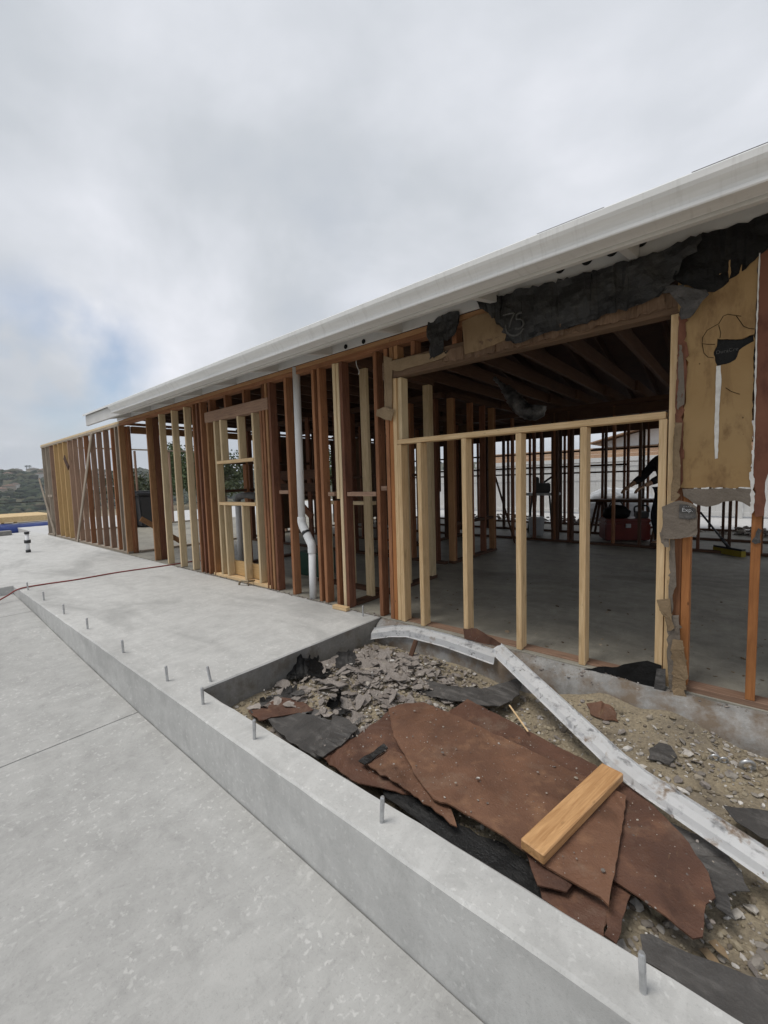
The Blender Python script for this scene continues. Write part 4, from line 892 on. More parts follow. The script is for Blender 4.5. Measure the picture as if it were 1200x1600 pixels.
zsheet('felt_scrap', [(1016, 1170), (1030, 1162), (1048, 1168), (1058, 1185), (1046, 1197), (1030, 1190), (1013, 1188)], None, FELT_GREY, 'round-edged grey scrap on the gravel by the ledge', 94, 0.01, 'felt paper', step=0.02)
zsheet('felt_scrap', [(560, 1190), (600, 1163), (606, 1170), (570, 1196)], -0.118, FELT, 'thin dark felt strip lying on the left brown board', 95, 0.004, 'felt paper', step=0.03)
zsheet('felt_scrap', [(412, 1118), (440, 1108), (480, 1120), (530, 1130), (545, 1145), (520, 1165), (500, 1185), (470, 1170), (430, 1140)], -0.158, FELT_GREY, 'broad charcoal felt scrap against the kerb', 96, 0.016, 'felt paper', step=0.03)
zsheet('felt_scrap', [(520, 1115), (545, 1125), (560, 1140), (540, 1160), (505, 1185), (490, 1178), (515, 1150)], -0.142, FELT_GREY, 'second charcoal felt scrap beside the left brown board', 97, 0.016, 'felt paper', step=0.03)
zsheet('hardboard_scrap', [(388, 1112), (440, 1092), (470, 1096), (490, 1110), (440, 1120), (405, 1128)], -0.155, RUST2, 'brown scrap in the pit corner against the kerb', 98, 0.01, step=0.03)

# pale wood block on the boards
A, B = on_z(831, 1331, -0.075), on_z(957, 1206, -0.075)
wb = board('lumber_offcut', A, B, 0.089, 0.038, W_BLOCK, None, (0, 0, 1), 0.004); tag(wb, 'orange-tan two-by-four offcut lying on the brown boards', 'wood offcut')
sp = board('wood_splinter', on_z(796, 1102, -0.10), on_z(825, 1143, -0.10), 0.008, 0.006, W_NEW, None, (0, 0, 1), 0.001); tag(sp, 'thin pale wood splinter behind the brown boards', 'splinter')
# galvanised flashing: an L-shaped strip, kinked
def l_strip(path, wid, lip, mat, parent, name, side=None):
    bm = bmesh.new(); rows_ = []
    P = [Vector(p) for p in path]
    for i, p in enumerate(P):
        t = (P[min(i + 1, len(P) - 1)] - P[max(i - 1, 0)]).normalized(); s_ = Vector((t.y, -t.x, 0)).normalized()
        if s_.y > 0: s_ = -s_
        a = p - s_ * wid * 0.5 + Vector((0, 0, 0.018)); b = p + s_ * wid * 0.5; c = b + Vector((0, 0, -lip)) + s_ * 0.010; d = c + s_ * 0.012 + Vector((0, 0, -0.004))
        e_ = a + Vector((0, 0, 0.012))
        rows_.append([bm.verts.new(q + Vector((0, 0, 0.0015 * noise.noise(q * 9)))) for q in (e_, a, (a + b) / 2 + Vector((0, 0, 0.004)), b, c, d)])
    for i in range(len(rows_) - 1):
        for j in range(5): bm.faces.new((rows_[i][j], rows_[i][j + 1], rows_[i + 1][j + 1], rows_[i + 1][j]))
    bmesh.ops.solidify(bm, geom=bm.faces[:], thickness=0.0022); bmesh.ops.recalc_face_normals(bm, faces=bm.faces)
    return from_bm(name, bm, mat, parent)
def dens(pts, n=8):
    o_ = []
    for a, b in zip(pts, pts[1:]):
        a, b = Vector(a), Vector(b); o_ += [a + (b - a) * k_ / n for k_ in range(n)]
    return o_ + [Vector(pts[-1])]
f1 = l_strip(dens([on_y(582, 988, 2.60), on_y(612, 984, 2.655), on_y(640, 984, 2.675), on_y(700, 999, 2.67), on_y(776, 1025, 2.655)], 5), 0.06, 0.04, FLASH, None, 'metal_flashing')
tag(f1, 'dented whitish metal flashing along the foot of the opening', 'flashing')
a0, a1, a2, a3 = on_y(777, 1012, 2.60), on_z(968, 1190, -0.075), on_z(1000, 1216, -0.075), on_z(1235, 1372, -0.085)
f2 = l_strip(dens([a0, a1, a2, a3], 8), 0.058, 0.022, FLASH, None, 'metal_flashing'); tag(f2, 'long bent galvanised flashing slanting across the rubble pit', 'flashing')
for a, b in ((982, 1205), (1054, 1257), (1143, 1317)):
    p = on_z(a, b, -0.085); disc('nail_hole', p, 0.005, VENT, f2, (0.35, -0.75, 0.55), 0.003, 10)
# wooden stake
p = on_z(640, 1030, -0.13); o = board('wood_stake', p, p + Vector((0.02, 0.06, 0.13)), 0.035, 0.015, W_DARK, None, (0, -1, 0)); tag(o, 'short dark stake standing in the rubble by the flashing', 'stake')
# curled black felt scraps
curls = [((455, 1045), (478, 1030), (500, 1060), (470, 1072), 'curled black felt against the slab face, leftmost'), ((492, 1040), (506, 1022), (526, 1048), (505, 1062), 'upright black felt curl, second from the pit corner'), ((520, 1035), (540, 1018), (555, 1040), (535, 1052), 'upright charcoal curl at the top of the heap'), ((500, 1095), (535, 1086), (532, 1104), (505, 1110), 'black rolled scrap in the middle of the heap'), ((413, 1095), (432, 1088), (440, 1106), (420, 1112), 'small grey curl low on the slab face'), ((440, 1080), (462, 1072), (468, 1094), (448, 1098), 'bent grey scrap between two curls'), ((560, 1010), (595, 1004), (600, 1024), (565, 1032), 'pale brown flat scrap at the head of the heap')]
def curl(name, p, rot, length, width, rad_, ang0, ang, mat, label, seed):
    q = random.Random(seed); nu, nv = 14, 9; bm = bmesh.new(); G_ = []
    for j in range(nv + 1):
        y_ = (j / nv - .5) * width; a1 = ang * (1 + .22 * noise.noise(Vector((j * .6, seed, 0)))) ; row = []
        for i in range(nu + 1):
            a_ = ang0 + a1 * i / nu; k_ = rad_ * (1 + .35 * i / nu + .10 * noise.noise(Vector((i * .4, j * .5, seed))))
            row.append(bm.verts.new((k_ * math.sin(a_) , y_ * (1 + .15 * noise.noise(Vector((i * .5, seed, 4)))) + .012 * q.uniform(-1, 1) * (i in (0, nu) or j in (0, nv)), rad_ - k_ * math.cos(a_) + .006 * q.uniform(-1, 1) * (i == nu))))
        G_.append(row)
    for j in range(nv):
        for i in range(nu): bm.faces.new((G_[j][i], G_[j][i + 1], G_[j + 1][i + 1], G_[j + 1][i]))
    bmesh.ops.solidify(bm, geom=bm.faces[:], thickness=.003); bmesh.ops.recalc_face_normals(bm, faces=bm.faces)
    o_ = from_bm(name, bm, mat, None, False, Matrix.Translation(p) @ Matrix.Rotation(rot, 4, 'Z')); return tag(o_, label, 'felt paper')
CU = [((470, 1058), 2.5, .15, .17, .085, -.5, 2.2, FELT, 0), ((508, 1052), 3.4, .15, .15, .08, -.4, 2.0, FELT, 1), ((538, 1042), 2.2, .13, .13, .075, -.4, 1.9, FELT_GREY, 2), ((520, 1100), .6, .1, .10, .035, -1.0, 3.4, FELT_BLK, 3), ((424, 1106), 2.9, .1, .09, .06, -.4, 1.6, FELT_GREY, 4), ((452, 1092), 2.4, .12, .10, .07, -.5, 1.7, FELT_GREY, 5), ((578, 1020), 1.0, .1, .15, .16, -.4, .8, FLAKE, 6)]
for (pp_, rot, l_, w_, rd, a0_, an, m_, k_) in CU: curl('felt_curl', on_pit(*pp_, .03), rot, l_, w_, rd, a0_, an, m_, curls[k_][4], 200 + k_)

# shingle flakes heaped in the pit
def flake_mesh(seed):
    q = random.Random(seed); bm = bmesh.new(); n = q.randint(5, 8); ring = []
    for k in range(n):
        a = 2 * math.pi * k / n + q.uniform(-.35, .35); r_ = q.uniform(0.6, 1.1); ring.append(Vector((r_ * math.cos(a), r_ * 0.72 * math.sin(a), q.uniform(-.10, .10))))
    top = [bm.verts.new(v + Vector((0, 0, 0.035))) for v in ring]; bot = [bm.verts.new(v - Vector((0, 0, 0.035))) for v in ring]
    c1 = bm.verts.new((0, 0, 0.035 + q.uniform(-.05, .12))); c2 = bm.verts.new((0, 0, -0.035))
    for k in range(n):
        k2 = (k + 1) % n; bm.faces.new((top[k], top[k2], c1)); bm.faces.new((bot[k2], bot[k], c2)); bm.faces.new((bot[k], bot[k2], top[k2], top[k]))
    me = bpy.data.meshes.new('shingle_flake'); bm.to_mesh(me); bm.free(); me.materials.append(FLAKE); return me
fm = [flake_mesh(i) for i in range(14)]
rq = random.Random(12)
FLK = []
while len(FLK) < 210:
    x_, y_ = rq.gauss(-1.90, 0.30), rq.gauss(2.05, 0.33)
    if not (-2.36 < x_ < -0.9 and 1.25 < y_ < 2.56): continue
    if y_ < 1.5 and x_ > -1.5: continue
    if x_ > -1.45 and y_ < 2.15: continue
    FLK.append((x_, y_))
for i, (x_, y_) in enumerate(FLK):
    o = bpy.data.objects.new('shingle_flake', rq.choice(fm)); C.objects.link(o); s_ = rq.choice([0.022, 0.03, 0.04, 0.05, 0.06, 0.078])
    o.scale = (s_, s_, s_); o.location = (x_, y_, pit_z(x_, y_) + 0.012 + rq.uniform(0, 0.022)); o.rotation_euler = (rq.gauss(0, .32), rq.gauss(0, .32), rq.uniform(0, 6.28))
    tag(o, ('small' if s_ < .035 else 'hand-sized' if s_ > .055 else 'medium') + ' grey broken shingle flake in the heap, ' + ('close to the slab face' if x_ < -2.05 else 'on the flashing side' if y_ > 2.2 else 'towards the brown boards'), 'scrap', 'shingle flakes heaped in the pit')
for i in range(46):
    x_, y_ = rq.uniform(-0.75, 0.35), rq.uniform(2.15, 2.56)
    if i > 30: x_, y_ = rq.uniform(-0.1, 0.5), rq.uniform(1.45, 2.1)
    o = bpy.data.objects.new('shingle_flake', rq.choice(fm)); C.objects.link(o); s_ = rq.choice([0.012, 0.018, 0.024, 0.03])
    o.scale = (s_, s_, s_); o.location = (x_, y_, pit_z(x_, y_) + 0.008); o.rotation_euler = (rq.gauss(0, .3), rq.gauss(0, .3), rq.uniform(0, 6.28))
    tag(o, 'small broken flake on the gravel right of the flashing', 'scrap', 'flakes on the gravel by the ledge')

def stones(name, n, gen, mat, label, cat):
    phi = (1 + 5 ** .5) / 2
    ico = [Vector(v).normalized() for v in ((-1, phi, 0), (1, phi, 0), (-1, -phi, 0), (1, -phi, 0), (0, -1, phi), (0, 1, phi), (0, -1, -phi), (0, 1, -phi), (phi, 0, -1), (phi, 0, 1), (-phi, 0, -1), (-phi, 0, 1))]
    fcs = ((0, 11, 5), (0, 5, 1), (0, 1, 7), (0, 7, 10), (0, 10, 11), (1, 5, 9), (5, 11, 4), (11, 10, 2), (10, 7, 6), (7, 1, 8), (3, 9, 4), (3, 4, 2), (3, 2, 6), (3, 6, 8), (3, 8, 9), (4, 9, 5), (2, 4, 11), (6, 2, 10), (8, 6, 7), (9, 8, 1))
    V_, F_ = [], []; q = random.Random(3)
    for i in range(n):
        p, s_, flat = gen(q); M = Matrix.Rotation(q.uniform(0, 6.28), 3, 'Z') @ Matrix.Rotation(q.gauss(0, .5), 3, 'X'); o0 = len(V_)
        sx_, sy_, sz_ = s_ * q.uniform(.7, 1.3), s_ * q.uniform(.6, 1.0), s_ * flat * q.uniform(.6, 1.1)
        for v in ico:
            k_ = q.uniform(.78, 1.12); V_.append(p + M @ Vector((v.x * sx_ * k_, v.y * sy_ * k_, v.z * sz_ * k_)))
        F_ += [(a + o0, b + o0, c + o0) for a, b, c in fcs]
    o_ = from_py(name, V_, F_, mat); return tag(o_, label, cat, kind='stuff')
def g1(q):
    while True:
        x_, y_ = q.uniform(-2.38, 1.2), q.uniform(1.14, 2.60)
        if 1.0 < x_ and q.random() < .5: continue
        s_ = min(0.026, 0.0035 + q.expovariate(1 / 0.0042)); return Vector((x_, y_, pit_z(x_, y_) + s_ * 0.25)), s_, 0.7
stones('gravel', 9000, g1, STONES, 'tan and grey gravel over the floor of the pit', 'gravel')
def g2(q):
    while True:
        x_, y_ = q.gauss(-1.9, 0.32), q.gauss(2.1, 0.32)
        if -2.38 < x_ and 1.2 < y_ < 2.58: break
    s_ = min(0.03, 0.004 + q.expovariate(1 / 0.006)); return Vector((x_, y_, pit_z(x_, y_) + q.uniform(0, 0.025))), s_, 0.35
stones('rubble', 2600, g2, RUBBLE, 'grey crumbled rubble heaped in the pit corner', 'rubble')
def g3(q):      # grit along the ledge and slab seam
    if q.random() < .5: x_, y_, z_ = q.uniform(-2.4, 1.2), q.uniform(2.66, 2.745), -0.02
    else: x_, y_, z_ = q.uniform(-6.5, -2.4), 2.742 + q.gauss(0, 0.012), 0.0
    s_ = min(0.012, 0.002 + q.expovariate(1 / 0.003)); 
    if z_ < 0: z_ = -0.01 - (2.745 - y_) * 0.55
    return Vector((x_, y_, z_ + s_ * .3)), s_, 0.6
stones('grit', 1800, g3, RUBBLE, 'crumbled grit along the foot of the stud wall', 'grit')

# ------------------------------------------------------------------ inside the house
# flexible duct hanging from the joists
t_ = MT('duct_skin', 0.35, 0.5); t_.color(t_.mix(t_.ramp(t_.noise(t_.coord(), 12, 4), [(0.4, 0.0), (0.7, 1.0)]), (0.02, 0.02, 0.022), (0.16, 0.16, 0.165))); t_.bump(t_.noise(t_.coord(), 30, 4), 0.6, 0.02); DUCT = t_.m
dp = smooth_path([on_y(772, 590, 4.5), on_y(784, 602, 4.5), on_y(796, 614, 4.5), on_y(808, 630, 4.5), on_y(822, 642, 4.5), on_y(838, 644, 4.5), on_y(841, 634, 4.5)], 6)
RD_ = [.02, .02, .03, .05, .06, .07]
o = tube('flexible_duct', dp, [RD_[min(i // 3, 5)] + .012 * min(1, i / 20) + (0.005 if i % 2 else -0.004) for i in range(len(dp))], DUCT, None, 16); tag(o, 'sagging black flexible duct hanging from the dark ceiling joists', 'duct')
# leaning bar beside the inner wall
o = board('leaning_bar', on_y(774, 745, 7.1), on_y(805, 850, 7.2), 0.03, 0.02, W_DARK); tag(o, 'dark bar leaning from the inner wall to the floor', 'bar')
# push broom
YB = 7.5
br = empty('push_broom', on_z(1140, 860, 0)); tag(br, 'push broom with yellow bristles and black handle on the dark floor', 'broom')
YEL = plain('yellow_bristle', (0.20, 0.155, 0.02), (0.32, 0.25, 0.04), 60, 0.8, 0.2, stretch=(20, 20, 1))
b0, b1 = on_z(1117, 856, 0.06), on_z(1162, 864, 0.06)
board('bristles', b0 + Vector((0, 0, -0.02)), b1 + Vector((0, 0, -0.02)), 0.07, 0.08, YEL, br, (0, 0, 1)); board('head_block', b0 + Vector((0, 0, 0.035)), b1 + Vector((0, 0, 0.035)), 0.06, 0.028, BLACKP, br, (0, 0, 1))
hb0 = (b0 + b1) / 2 + Vector((0, 0, 0.04)); tube('handle', [hb0, on_y(1094, 800, hb0.y + 0.05)], 0.014, BLACKP, br, 8); tube('socket', [hb0, hb0 + (on_y(1094, 800, hb0.y) - hb0).normalized() * 0.16], 0.022, BLACKP, br, 8)
# work bench on trestles
wbn = empty('work_bench', on_y(985, 850, 8.6)); tag(wbn, 'long plank work bench on trestles in the dark back room', 'bench')
WB0, WB1 = on_y(918, 782, 8.9), on_y(1062, 783, 8.3)
board('plank', WB0, WB1, 0.28, 0.045, W_DARK, wbn, (0, 0, 1)); board('plank', WB0 + Vector((.1, .3, 0.0)), WB1 + Vector((0, .3, 0.002)), 0.27, 0.04, W_GREY, wbn, (0, 0, 1))
for f_ in (0.15, 0.85):
    q = WB0.lerp(WB1, f_) + Vector((0, 0.15, -0.03))
    for sx_, sy_ in ((-.16, -.2), (.16, -.2), (-.16, .2), (.16, .2)): board('leg', (q.x + sx_ * .3, q.y + sy_ * .5, q.z), (q.x + sx_, q.y + sy_, 0.0), 0.035, 0.06, W_DARK, wbn)
    board('cross_bar', (q.x, q.y - .2, q.z - .02), (q.x, q.y + .2, q.z - .02), 0.06, 0.06, W_DARK, wbn, (0, 0, 1))
# red tool box with black bag and machine on it
REDP = plain('red_enamel', (0.12, 0.014, 0.010), (0.19, 0.022, 0.014), 4, 0.4, 0.5)
tb = empty('tool_chest', on_z(965, 842, 0)); tag(tb, 'red tool chest on the floor behind the opening', 'tool chest')
c0 = on_z(965, 846, 0) + Vector((0.05, 0.25, 0))
def obox(name, c, sx_, sy_, sz_, rotz, mat, parent, z0=0, bev=0.02):
    bm = bmesh.new(); bmesh.ops.create_cube(bm, size=1); bmesh.ops.scale(bm, vec=(sx_, sy_, sz_), verts=bm.verts)
    bmesh.ops.bevel(bm, geom=bm.edges[:], offset=bev, segments=2, affect='EDGES')
    return from_bm(name, bm, mat, parent, M=Matrix.Translation((c[0], c[1], c[2] + z0 + sz_ / 2)) @ Matrix.Rotation(rotz, 4, 'Z'))
obox('body', c0, 0.72, 0.4, 0.30, 0.5, REDP, tb, 0.02); obox('lid', c0, 0.74, 0.42, 0.07, 0.5, REDP, tb, 0.323); obox('latch', c0 + Vector((.1, -.19, 0)), 0.08, 0.03, 0.07, 0.5, STEEL, tb, 0.24, 0.004)
for sx_ in (-.3, .3): obox('foot', c0 + Vector((sx_ * .85, sx_ * .5, 0)), .05, .3, .02, .5, BLACKP, tb, 0.0, 0.004)
c1 = c0 + Vector((-0.12, -0.05, 0.394)); bgx = empty('tool_bag', c1); tag(bgx, 'slumped black tool bag on the red chest', 'bag')
bm = bmesh.new(); bmesh.ops.create_icosphere(bm, subdivisions=3, radius=1)
for v in bm.verts: v.co = Vector((v.co.x * .22, v.co.y * .15, max(-.085, v.co.z * .15))) * (1 + .18 * noise.noise(v.co * 2.2))
from_bm('bag_body', bm, FELT_BLK, bgx, True, Matrix.Translation(c1 + Vector((0, 0, .085)))); tube('handle', smooth_path([c1 + Vector((-.12, 0, .2)), c1 + Vector((-.06, 0, .29)), c1 + Vector((.06, 0, .29)), c1 + Vector((.12, 0, .2))], 5), 0.012, BLACKP, bgx, 8)
c2 = c0 + Vector((0.25, 0.08, 0.394)); ms = empty('power_tool', c2); tag(ms, 'black power tool with looped handle on the red chest', 'power tool')
obox('motor', c2, .2, .16, .12, .5, BLACKP, ms); tube('loop_handle', smooth_path([c2 + Vector((-.1, -.02, .1)), c2 + Vector((-.09, -.02, .2)), c2 + Vector((.08, .03, .21)), c2 + Vector((.11, .03, .1))], 5), 0.016, BLACKP, ms, 8)
# pile under white plastic, outside at the back
PLAS = plain('white_plastic_sheet', (0.50, 0.52, 0.54), (0.66, 0.68, 0.70), 7, 0.3, 0.5, bump=0.4)
bm = bmesh.new(); bmesh.ops.create_icosphere(bm, subdivisions=5, radius=1)
for v in bm.verts:
    c_ = v.co.copy(); v.co = Vector((c_.x * 0.95, c_.y * 0.55, max(-0.02, c_.z) ** 0.6 * 0.85 if c_.z > 0 else -0.01)) * (1 + .10 * noise.noise(c_ * 2.5) + .05 * noise.noise(c_ * 8))
p = on_y(966, 800, 11.9); o = from_bm('covered_pile', bm, PLAS, None, True, Matrix.Translation((p.x, 11.9, -0.05))); tag(o, 'pile of materials under a white plastic sheet behind the house', 'tarp pile')
# post-top machine and bucket at the back
p = on_y(848, 815, 8.8); ch = empty('chop_saw', (p.x, 8.8, 0)); tag(ch, 'dark saw on a stand beyond the triple post', 'saw')
for a_ in (-.25, .25):
    for b_ in (-.15, .15): board('leg', (p.x + a_, 8.8 + b_, 0), (p.x + a_ * .7, 8.8 + b_ * .7, 0.78), .03, .03, BLACKP, ch)
obox('table', (p.x, 8.8, .78), .6, .35, .05, 0, STEEL, ch, 0, .005); obox('motor', (p.x, 8.8, .83), .3, .2, .2, .3, BLACKP, ch); obox('guard', (p.x - .12, 8.75, .90), .12, .24, .26, .3, BLACKP, ch); tube('handle', [(p.x + .05, 8.75, 1.05), (p.x + .25, 8.6, 1.15)], .02, BLACKP, ch, 8)
p = on_z(838, 836, 0); bk = empty('bucket', p); tag(bk, 'pale plastic bucket on the floor of the back room', 'bucket')
tube('tub', [p, p + Vector((0, 0, .02)), p + Vector((0, 0, .33)), p + Vector((0, 0, .36))], [.125, .13, .15, .155], PLAS, bk, 20); tube('bail', smooth_path([p + Vector((-.15, 0, .33)), p + Vector((-.1, -.1, .4)), p + Vector((.1, -.1, .4)), p + Vector((.15, 0, .33))], 5), .004, STEEL, bk, 6)
# rubble rows in the rear rooms
def g4(q):
    k_ = q.random()
    if k_ < .4: x_, y_ = q.gauss(0.35, .35), q.gauss(10.1, .12)
    elif k_ < .7: x_, y_ = q.gauss(-2.9, .5), q.gauss(10.95, .2)
    else: x_, y_ = q.gauss(-5.2, .8), q.gauss(11.1, .25)
    s_ = q.uniform(.02, .07); return Vector((x_, y_, max(0, .16 - abs(q.gauss(0, .08))) * q.random())), s_, .5
stones('demolition_rubble', 500, g4, RUBBLE, 'loose demolition rubble along the back wall', 'rubble')
# green box and white panel inside the left rooms
GRN = plain('green_paint', (0.02, 0.06, 0.045), (0.03, 0.08, 0.06), 6, .5, .4)
p = on_z(474, 905, 0); p = Vector((p.x, p.y, 0)); o = obox('green_crate', p + Vector((-.1, .3, 0)), .4, .3, .30, .1, GRN, None, 0, .01); tag(o, 'dark green crate on the floor behind the white drain pipe', 'crate')
# inner new framing seen behind the drain pipe
board('stud', (-3.72, 3.35, 0.039), (-3.72, 3.35, 0.93), SW, SD, W_PALE, HF); board('stud', (-3.35, 3.35, 0.039), (-3.35, 3.35, 0.93), SW, SD, W_PALE, HF)
board('rail', (-3.80, 3.35, 0.952), (-3.0, 3.35, 0.952), SD, SW, W_PALE, HF, (0, 0, 1)); board('bottom_plate', (-3.9, 3.35, 0.019), (-2.95, 3.35, 0.019), SD, SW, W_DARK, HF, (0, 0, 1))
# plumbing tee inside the window bay
vt = empty('vent_pipe', on_z(372, 880, 0) + Vector((0, .5, 0))); tag(vt, 'grey and white vent pipe elbow behind the new window framing', 'pipe')
GREYP = plain('grey_pipe', (0.10, .10, .10), (.18, .18, .18), 9, .5, .4)
q = on_y(372, 790, 3.5); tube('pipe', [Vector((q.x, 3.5, 0)), Vector((q.x, 3.5, q.z))], .045, PVC, vt, 12); tube('elbow', smooth_path([Vector((q.x, 3.5, q.z)), Vector((q.x + .02, 3.5, q.z + .13)), Vector((q.x + .3, 3.5, q.z + .16)), Vector((q.x + .5, 3.5, q.z + .14))], 5), .05, GREYP, vt, 12)
for z_ in (1.30, 1.12): board('block', (-5.6, 3.8, z_), (-4.2, 3.8, z_), SW, .12, W_DARK, HF, (0, 0, 1))
board('brace', (-5.4, 3.85, 1.3), (-4.6, 3.85, .7), .09, .03, W_RED, HF)

# ------------------------------------------------------------------ worker bending behind the right jamb
def skin_obj(name, verts, edges, radii_, mat, parent, sub=2, root=0):
    me = bpy.data.meshes.new(name); me.from_pydata([tuple(v) for v in verts], edges, []); me.update()
    bm = bmesh.new(); bm.from_mesh(me); lay = bm.verts.layers.skin.verify(); bm.verts.ensure_lookup_table()
    for i, r_ in enumerate(radii_):
        bm.verts[i][lay].radius = r_ if isinstance(r_, tuple) else (r_, r_); bm.verts[i][lay].use_root = (i == root)
    bm.to_mesh(me); bm.free()
    o_ = bpy.data.objects.new(name, me); C.objects.link(o_)
    o_.modifiers.new('Skin', 'SKIN'); m_ = o_.modifiers.new('Sub', 'SUBSURF'); m_.levels = sub; m_.render_levels = sub
    dg = bpy.context.evaluated_depsgraph_get(); me2 = bpy.data.meshes.new_from_object(o_.evaluated_get(dg))
    bpy.data.objects.remove(o_); bpy.data.meshes.remove(me)
    for p_ in me2.polygons: p_.use_smooth = True
    me2.materials.clear(); me2.materials.append(mat)
    return link(name, me2, mat, parent, Matrix.Identity(4))
SKINM = plain('skin', (0.34, 0.20, 0.13), (0.42, 0.26, 0.17), 9, .55, .4)
JEANS = plain('dark_jeans', (0.018, 0.022, 0.032), (0.035, 0.042, 0.058), 14, .85, .15, bump=.4)
SHIRT = plain('dark_shirt', (0.020, 0.020, 0.023), (0.035, 0.035, 0.04), 10, .85, .15, bump=.4)
BOOT = plain('work_boot', (0.05, 0.035, 0.025), (0.09, 0.06, 0.04), 14, .7, .3)
LD = Vector((-0.76, -0.65, 0)).normalized()         # towards the bench end, leftwards in view
SDV = Vector((0.65, -0.76, 0)).normalized()         # sideways, towards the camera
fp = on_z(1028, 858, 0); PB = Vector((fp.x, fp.y, 0)) + LD * -0.02
pe = empty('person', PB); tag(pe, 'worker in dark clothes and cap bending over the bench behind the right jamb', 'person')
def P_(f, s_, z_): return PB + LD * f + SDV * s_ + Vector((0, 0, z_))
bodyv = [P_(-.15, 0, .93), P_(-.11, 0, 1.12), P_(-.06, 0, 1.30), P_(-.05, 0, 1.40), P_(-.07, 0, 1.46), P_(-.08, 0, 1.54), P_(-.08, 0, 1.61),
         P_(-.06, .19, 1.36), P_(.12, .23, 1.12), P_(.37, .20, .99), P_(-.05, -.19, 1.36), P_(.14, -.22, 1.12), P_(.39, -.16, .98),
         P_(-.10, .10, .86), P_(.02, .12, .50), P_(-.06, .12, .10), P_(-.10, -.10, .86), P_(-.02, -.14, .50), P_(-.12, -.15, .10), P_(.08, .13, .04), P_(.03, -.17, .04)]
bode = [(0, 1), (1, 2), (2, 3), (3, 4), (4, 5), (5, 6), (3, 7), (7, 8), (8, 9), (3, 10), (10, 11), (11, 12), (0, 13), (13, 14), (14, 15), (0, 16), (16, 17), (17, 18), (15, 19), (18, 20)]
rad = [(.14, .11), (.145, .115), (.16, .115), (.09, .08), .055, (.085, .10), (.07, .085), .062, .047, .034, .062, .047, .034, .085, .062, .042, .085, .062, .042, .045, .045]
skin_obj('body', bodyv, bode, rad, SKINM, pe)
skin_obj('shirt', [bodyv[0] + Vector((0, 0, .02)), bodyv[1], bodyv[2], bodyv[3], bodyv[7], bodyv[8], bodyv[8].lerp(bodyv[9], .7), bodyv[10], bodyv[11], bodyv[11].lerp(bodyv[12], .7)], [(0, 1), (1, 2), (2, 3), (3, 4), (4, 5), (5, 6), (3, 7), (7, 8), (8, 9)], [(.165, .135), (.165, .135), (.18, .135), (.105, .095), .078, .064, .052, .078, .064, .052], SHIRT, pe)
skin_obj('trousers', [bodyv[0], bodyv[13], bodyv[14], bodyv[15], bodyv[16], bodyv[17], bodyv[18]], [(0, 1), (1, 2), (2, 3), (0, 4), (4, 5), (5, 6)], [(.155, .125), .105, .082, .068, .105, .082, .068], JEANS, pe)
for s_, a_ in ((.12, 15), (-.15, 18)): 
    b_ = bodyv[a_]; skin_obj('boot', [b_ + Vector((0, 0, .06)), b_ + Vector((0, 0, -.05)), b_ + LD * .10 + Vector((0, 0, -.06)), b_ + LD * .18 + Vector((0, 0, -.065))], [(0, 1), (1, 2), (2, 3)], [.058, .06, .05, .04], BOOT, pe)
hd_ = P_(-.08, 0, 1.55)
bm = bmesh.new(); bmesh.ops.create_uvsphere(bm, u_segments=20, v_segments=10, radius=.113)
for v in list(bm.verts):
    if v.co.z < -.005: v.co.z = -.005
from_bm('cap', bm, SHIRT, pe, True, Matrix.Translation(hd_ + Vector((0, 0, .045)))); 
brim = sheet('cap_brim', [hd_ + LD * .09 + SDV * .08 + Vector((0, 0, .04)), hd_ + LD * .18 + SDV * .05 + Vector((0, 0, .025)), hd_ + LD * .18 - SDV * .05 + Vector((0, 0, .025)), hd_ + LD * .09 - SDV * .08 + Vector((0, 0, .04))], SHIRT, .005, 0, 1, 0, 0.03, 0, 1, (0, 0, 1)); brim.parent = pe; brim.matrix_basis = parent_world(pe).inverted() @ brim.matrix_basis
# face: nose, ears, eyes
def blob(name, c, r3, mat):
    bm = bmesh.new(); bmesh.ops.create_uvsphere(bm, u_segments=10, v_segments=8, radius=1); bmesh.ops.scale(bm, vec=r3, verts=bm.verts); return from_bm(name, bm, mat, pe, True, Matrix.Translation(c))
blob('nose', hd_ + LD * .105 + Vector((0, 0, -.02)), (.018, .018, .024), SKINM)
for k_ in (1, -1):
    blob('ear', hd_ + SDV * .098 * k_ + Vector((0, 0, -.005)), (.016, .016, .032), SKINM); blob('eye', hd_ + LD * .092 + SDV * .036 * k_ + Vector((0, 0, .005)), (.012, .012, .009), BLACKP)
blob('mouth', hd_ + LD * .092 + Vector((0, 0, -.065)), (.016, .02, .006), REDP)
for k_, wi in ((1, 9), (-1, 12)):         # hands: palm, four fingers, thumb
    w_ = bodyv[wi]; dr = (bodyv[wi] - bodyv[wi - 1]).normalized(); sd_ = SDV * k_
    hv = [w_, w_ + dr * .05, w_ + dr * .09]; he = [(0, 1), (1, 2)]; hr = [.03, (.04, .02), (.042, .018)]
    for f_ in range(4):
        a_ = w_ + dr * .09 + sd_ * (.03 - .02 * f_); L_ = (.07, .08, .075, .058)[f_]
        i0 = len(hv); hv += [a_ + dr * L_ * .5 + Vector((0, 0, -.012)), a_ + dr * L_ * .8 + Vector((0, 0, -.04))]; he += [(2, i0), (i0, i0 + 1)]; hr += [.0095, .008]
    i0 = len(hv); hv += [w_ + dr * .05 - sd_ * .045 + Vector((0, 0, -.01)), w_ + dr * .085 - sd_ * .06 + Vector((0, 0, -.03))]; he += [(1, i0), (i0, i0 + 1)]; hr += [.011, .009]
    skin_obj('hand', hv, he, hr, SKINM, pe, 1)

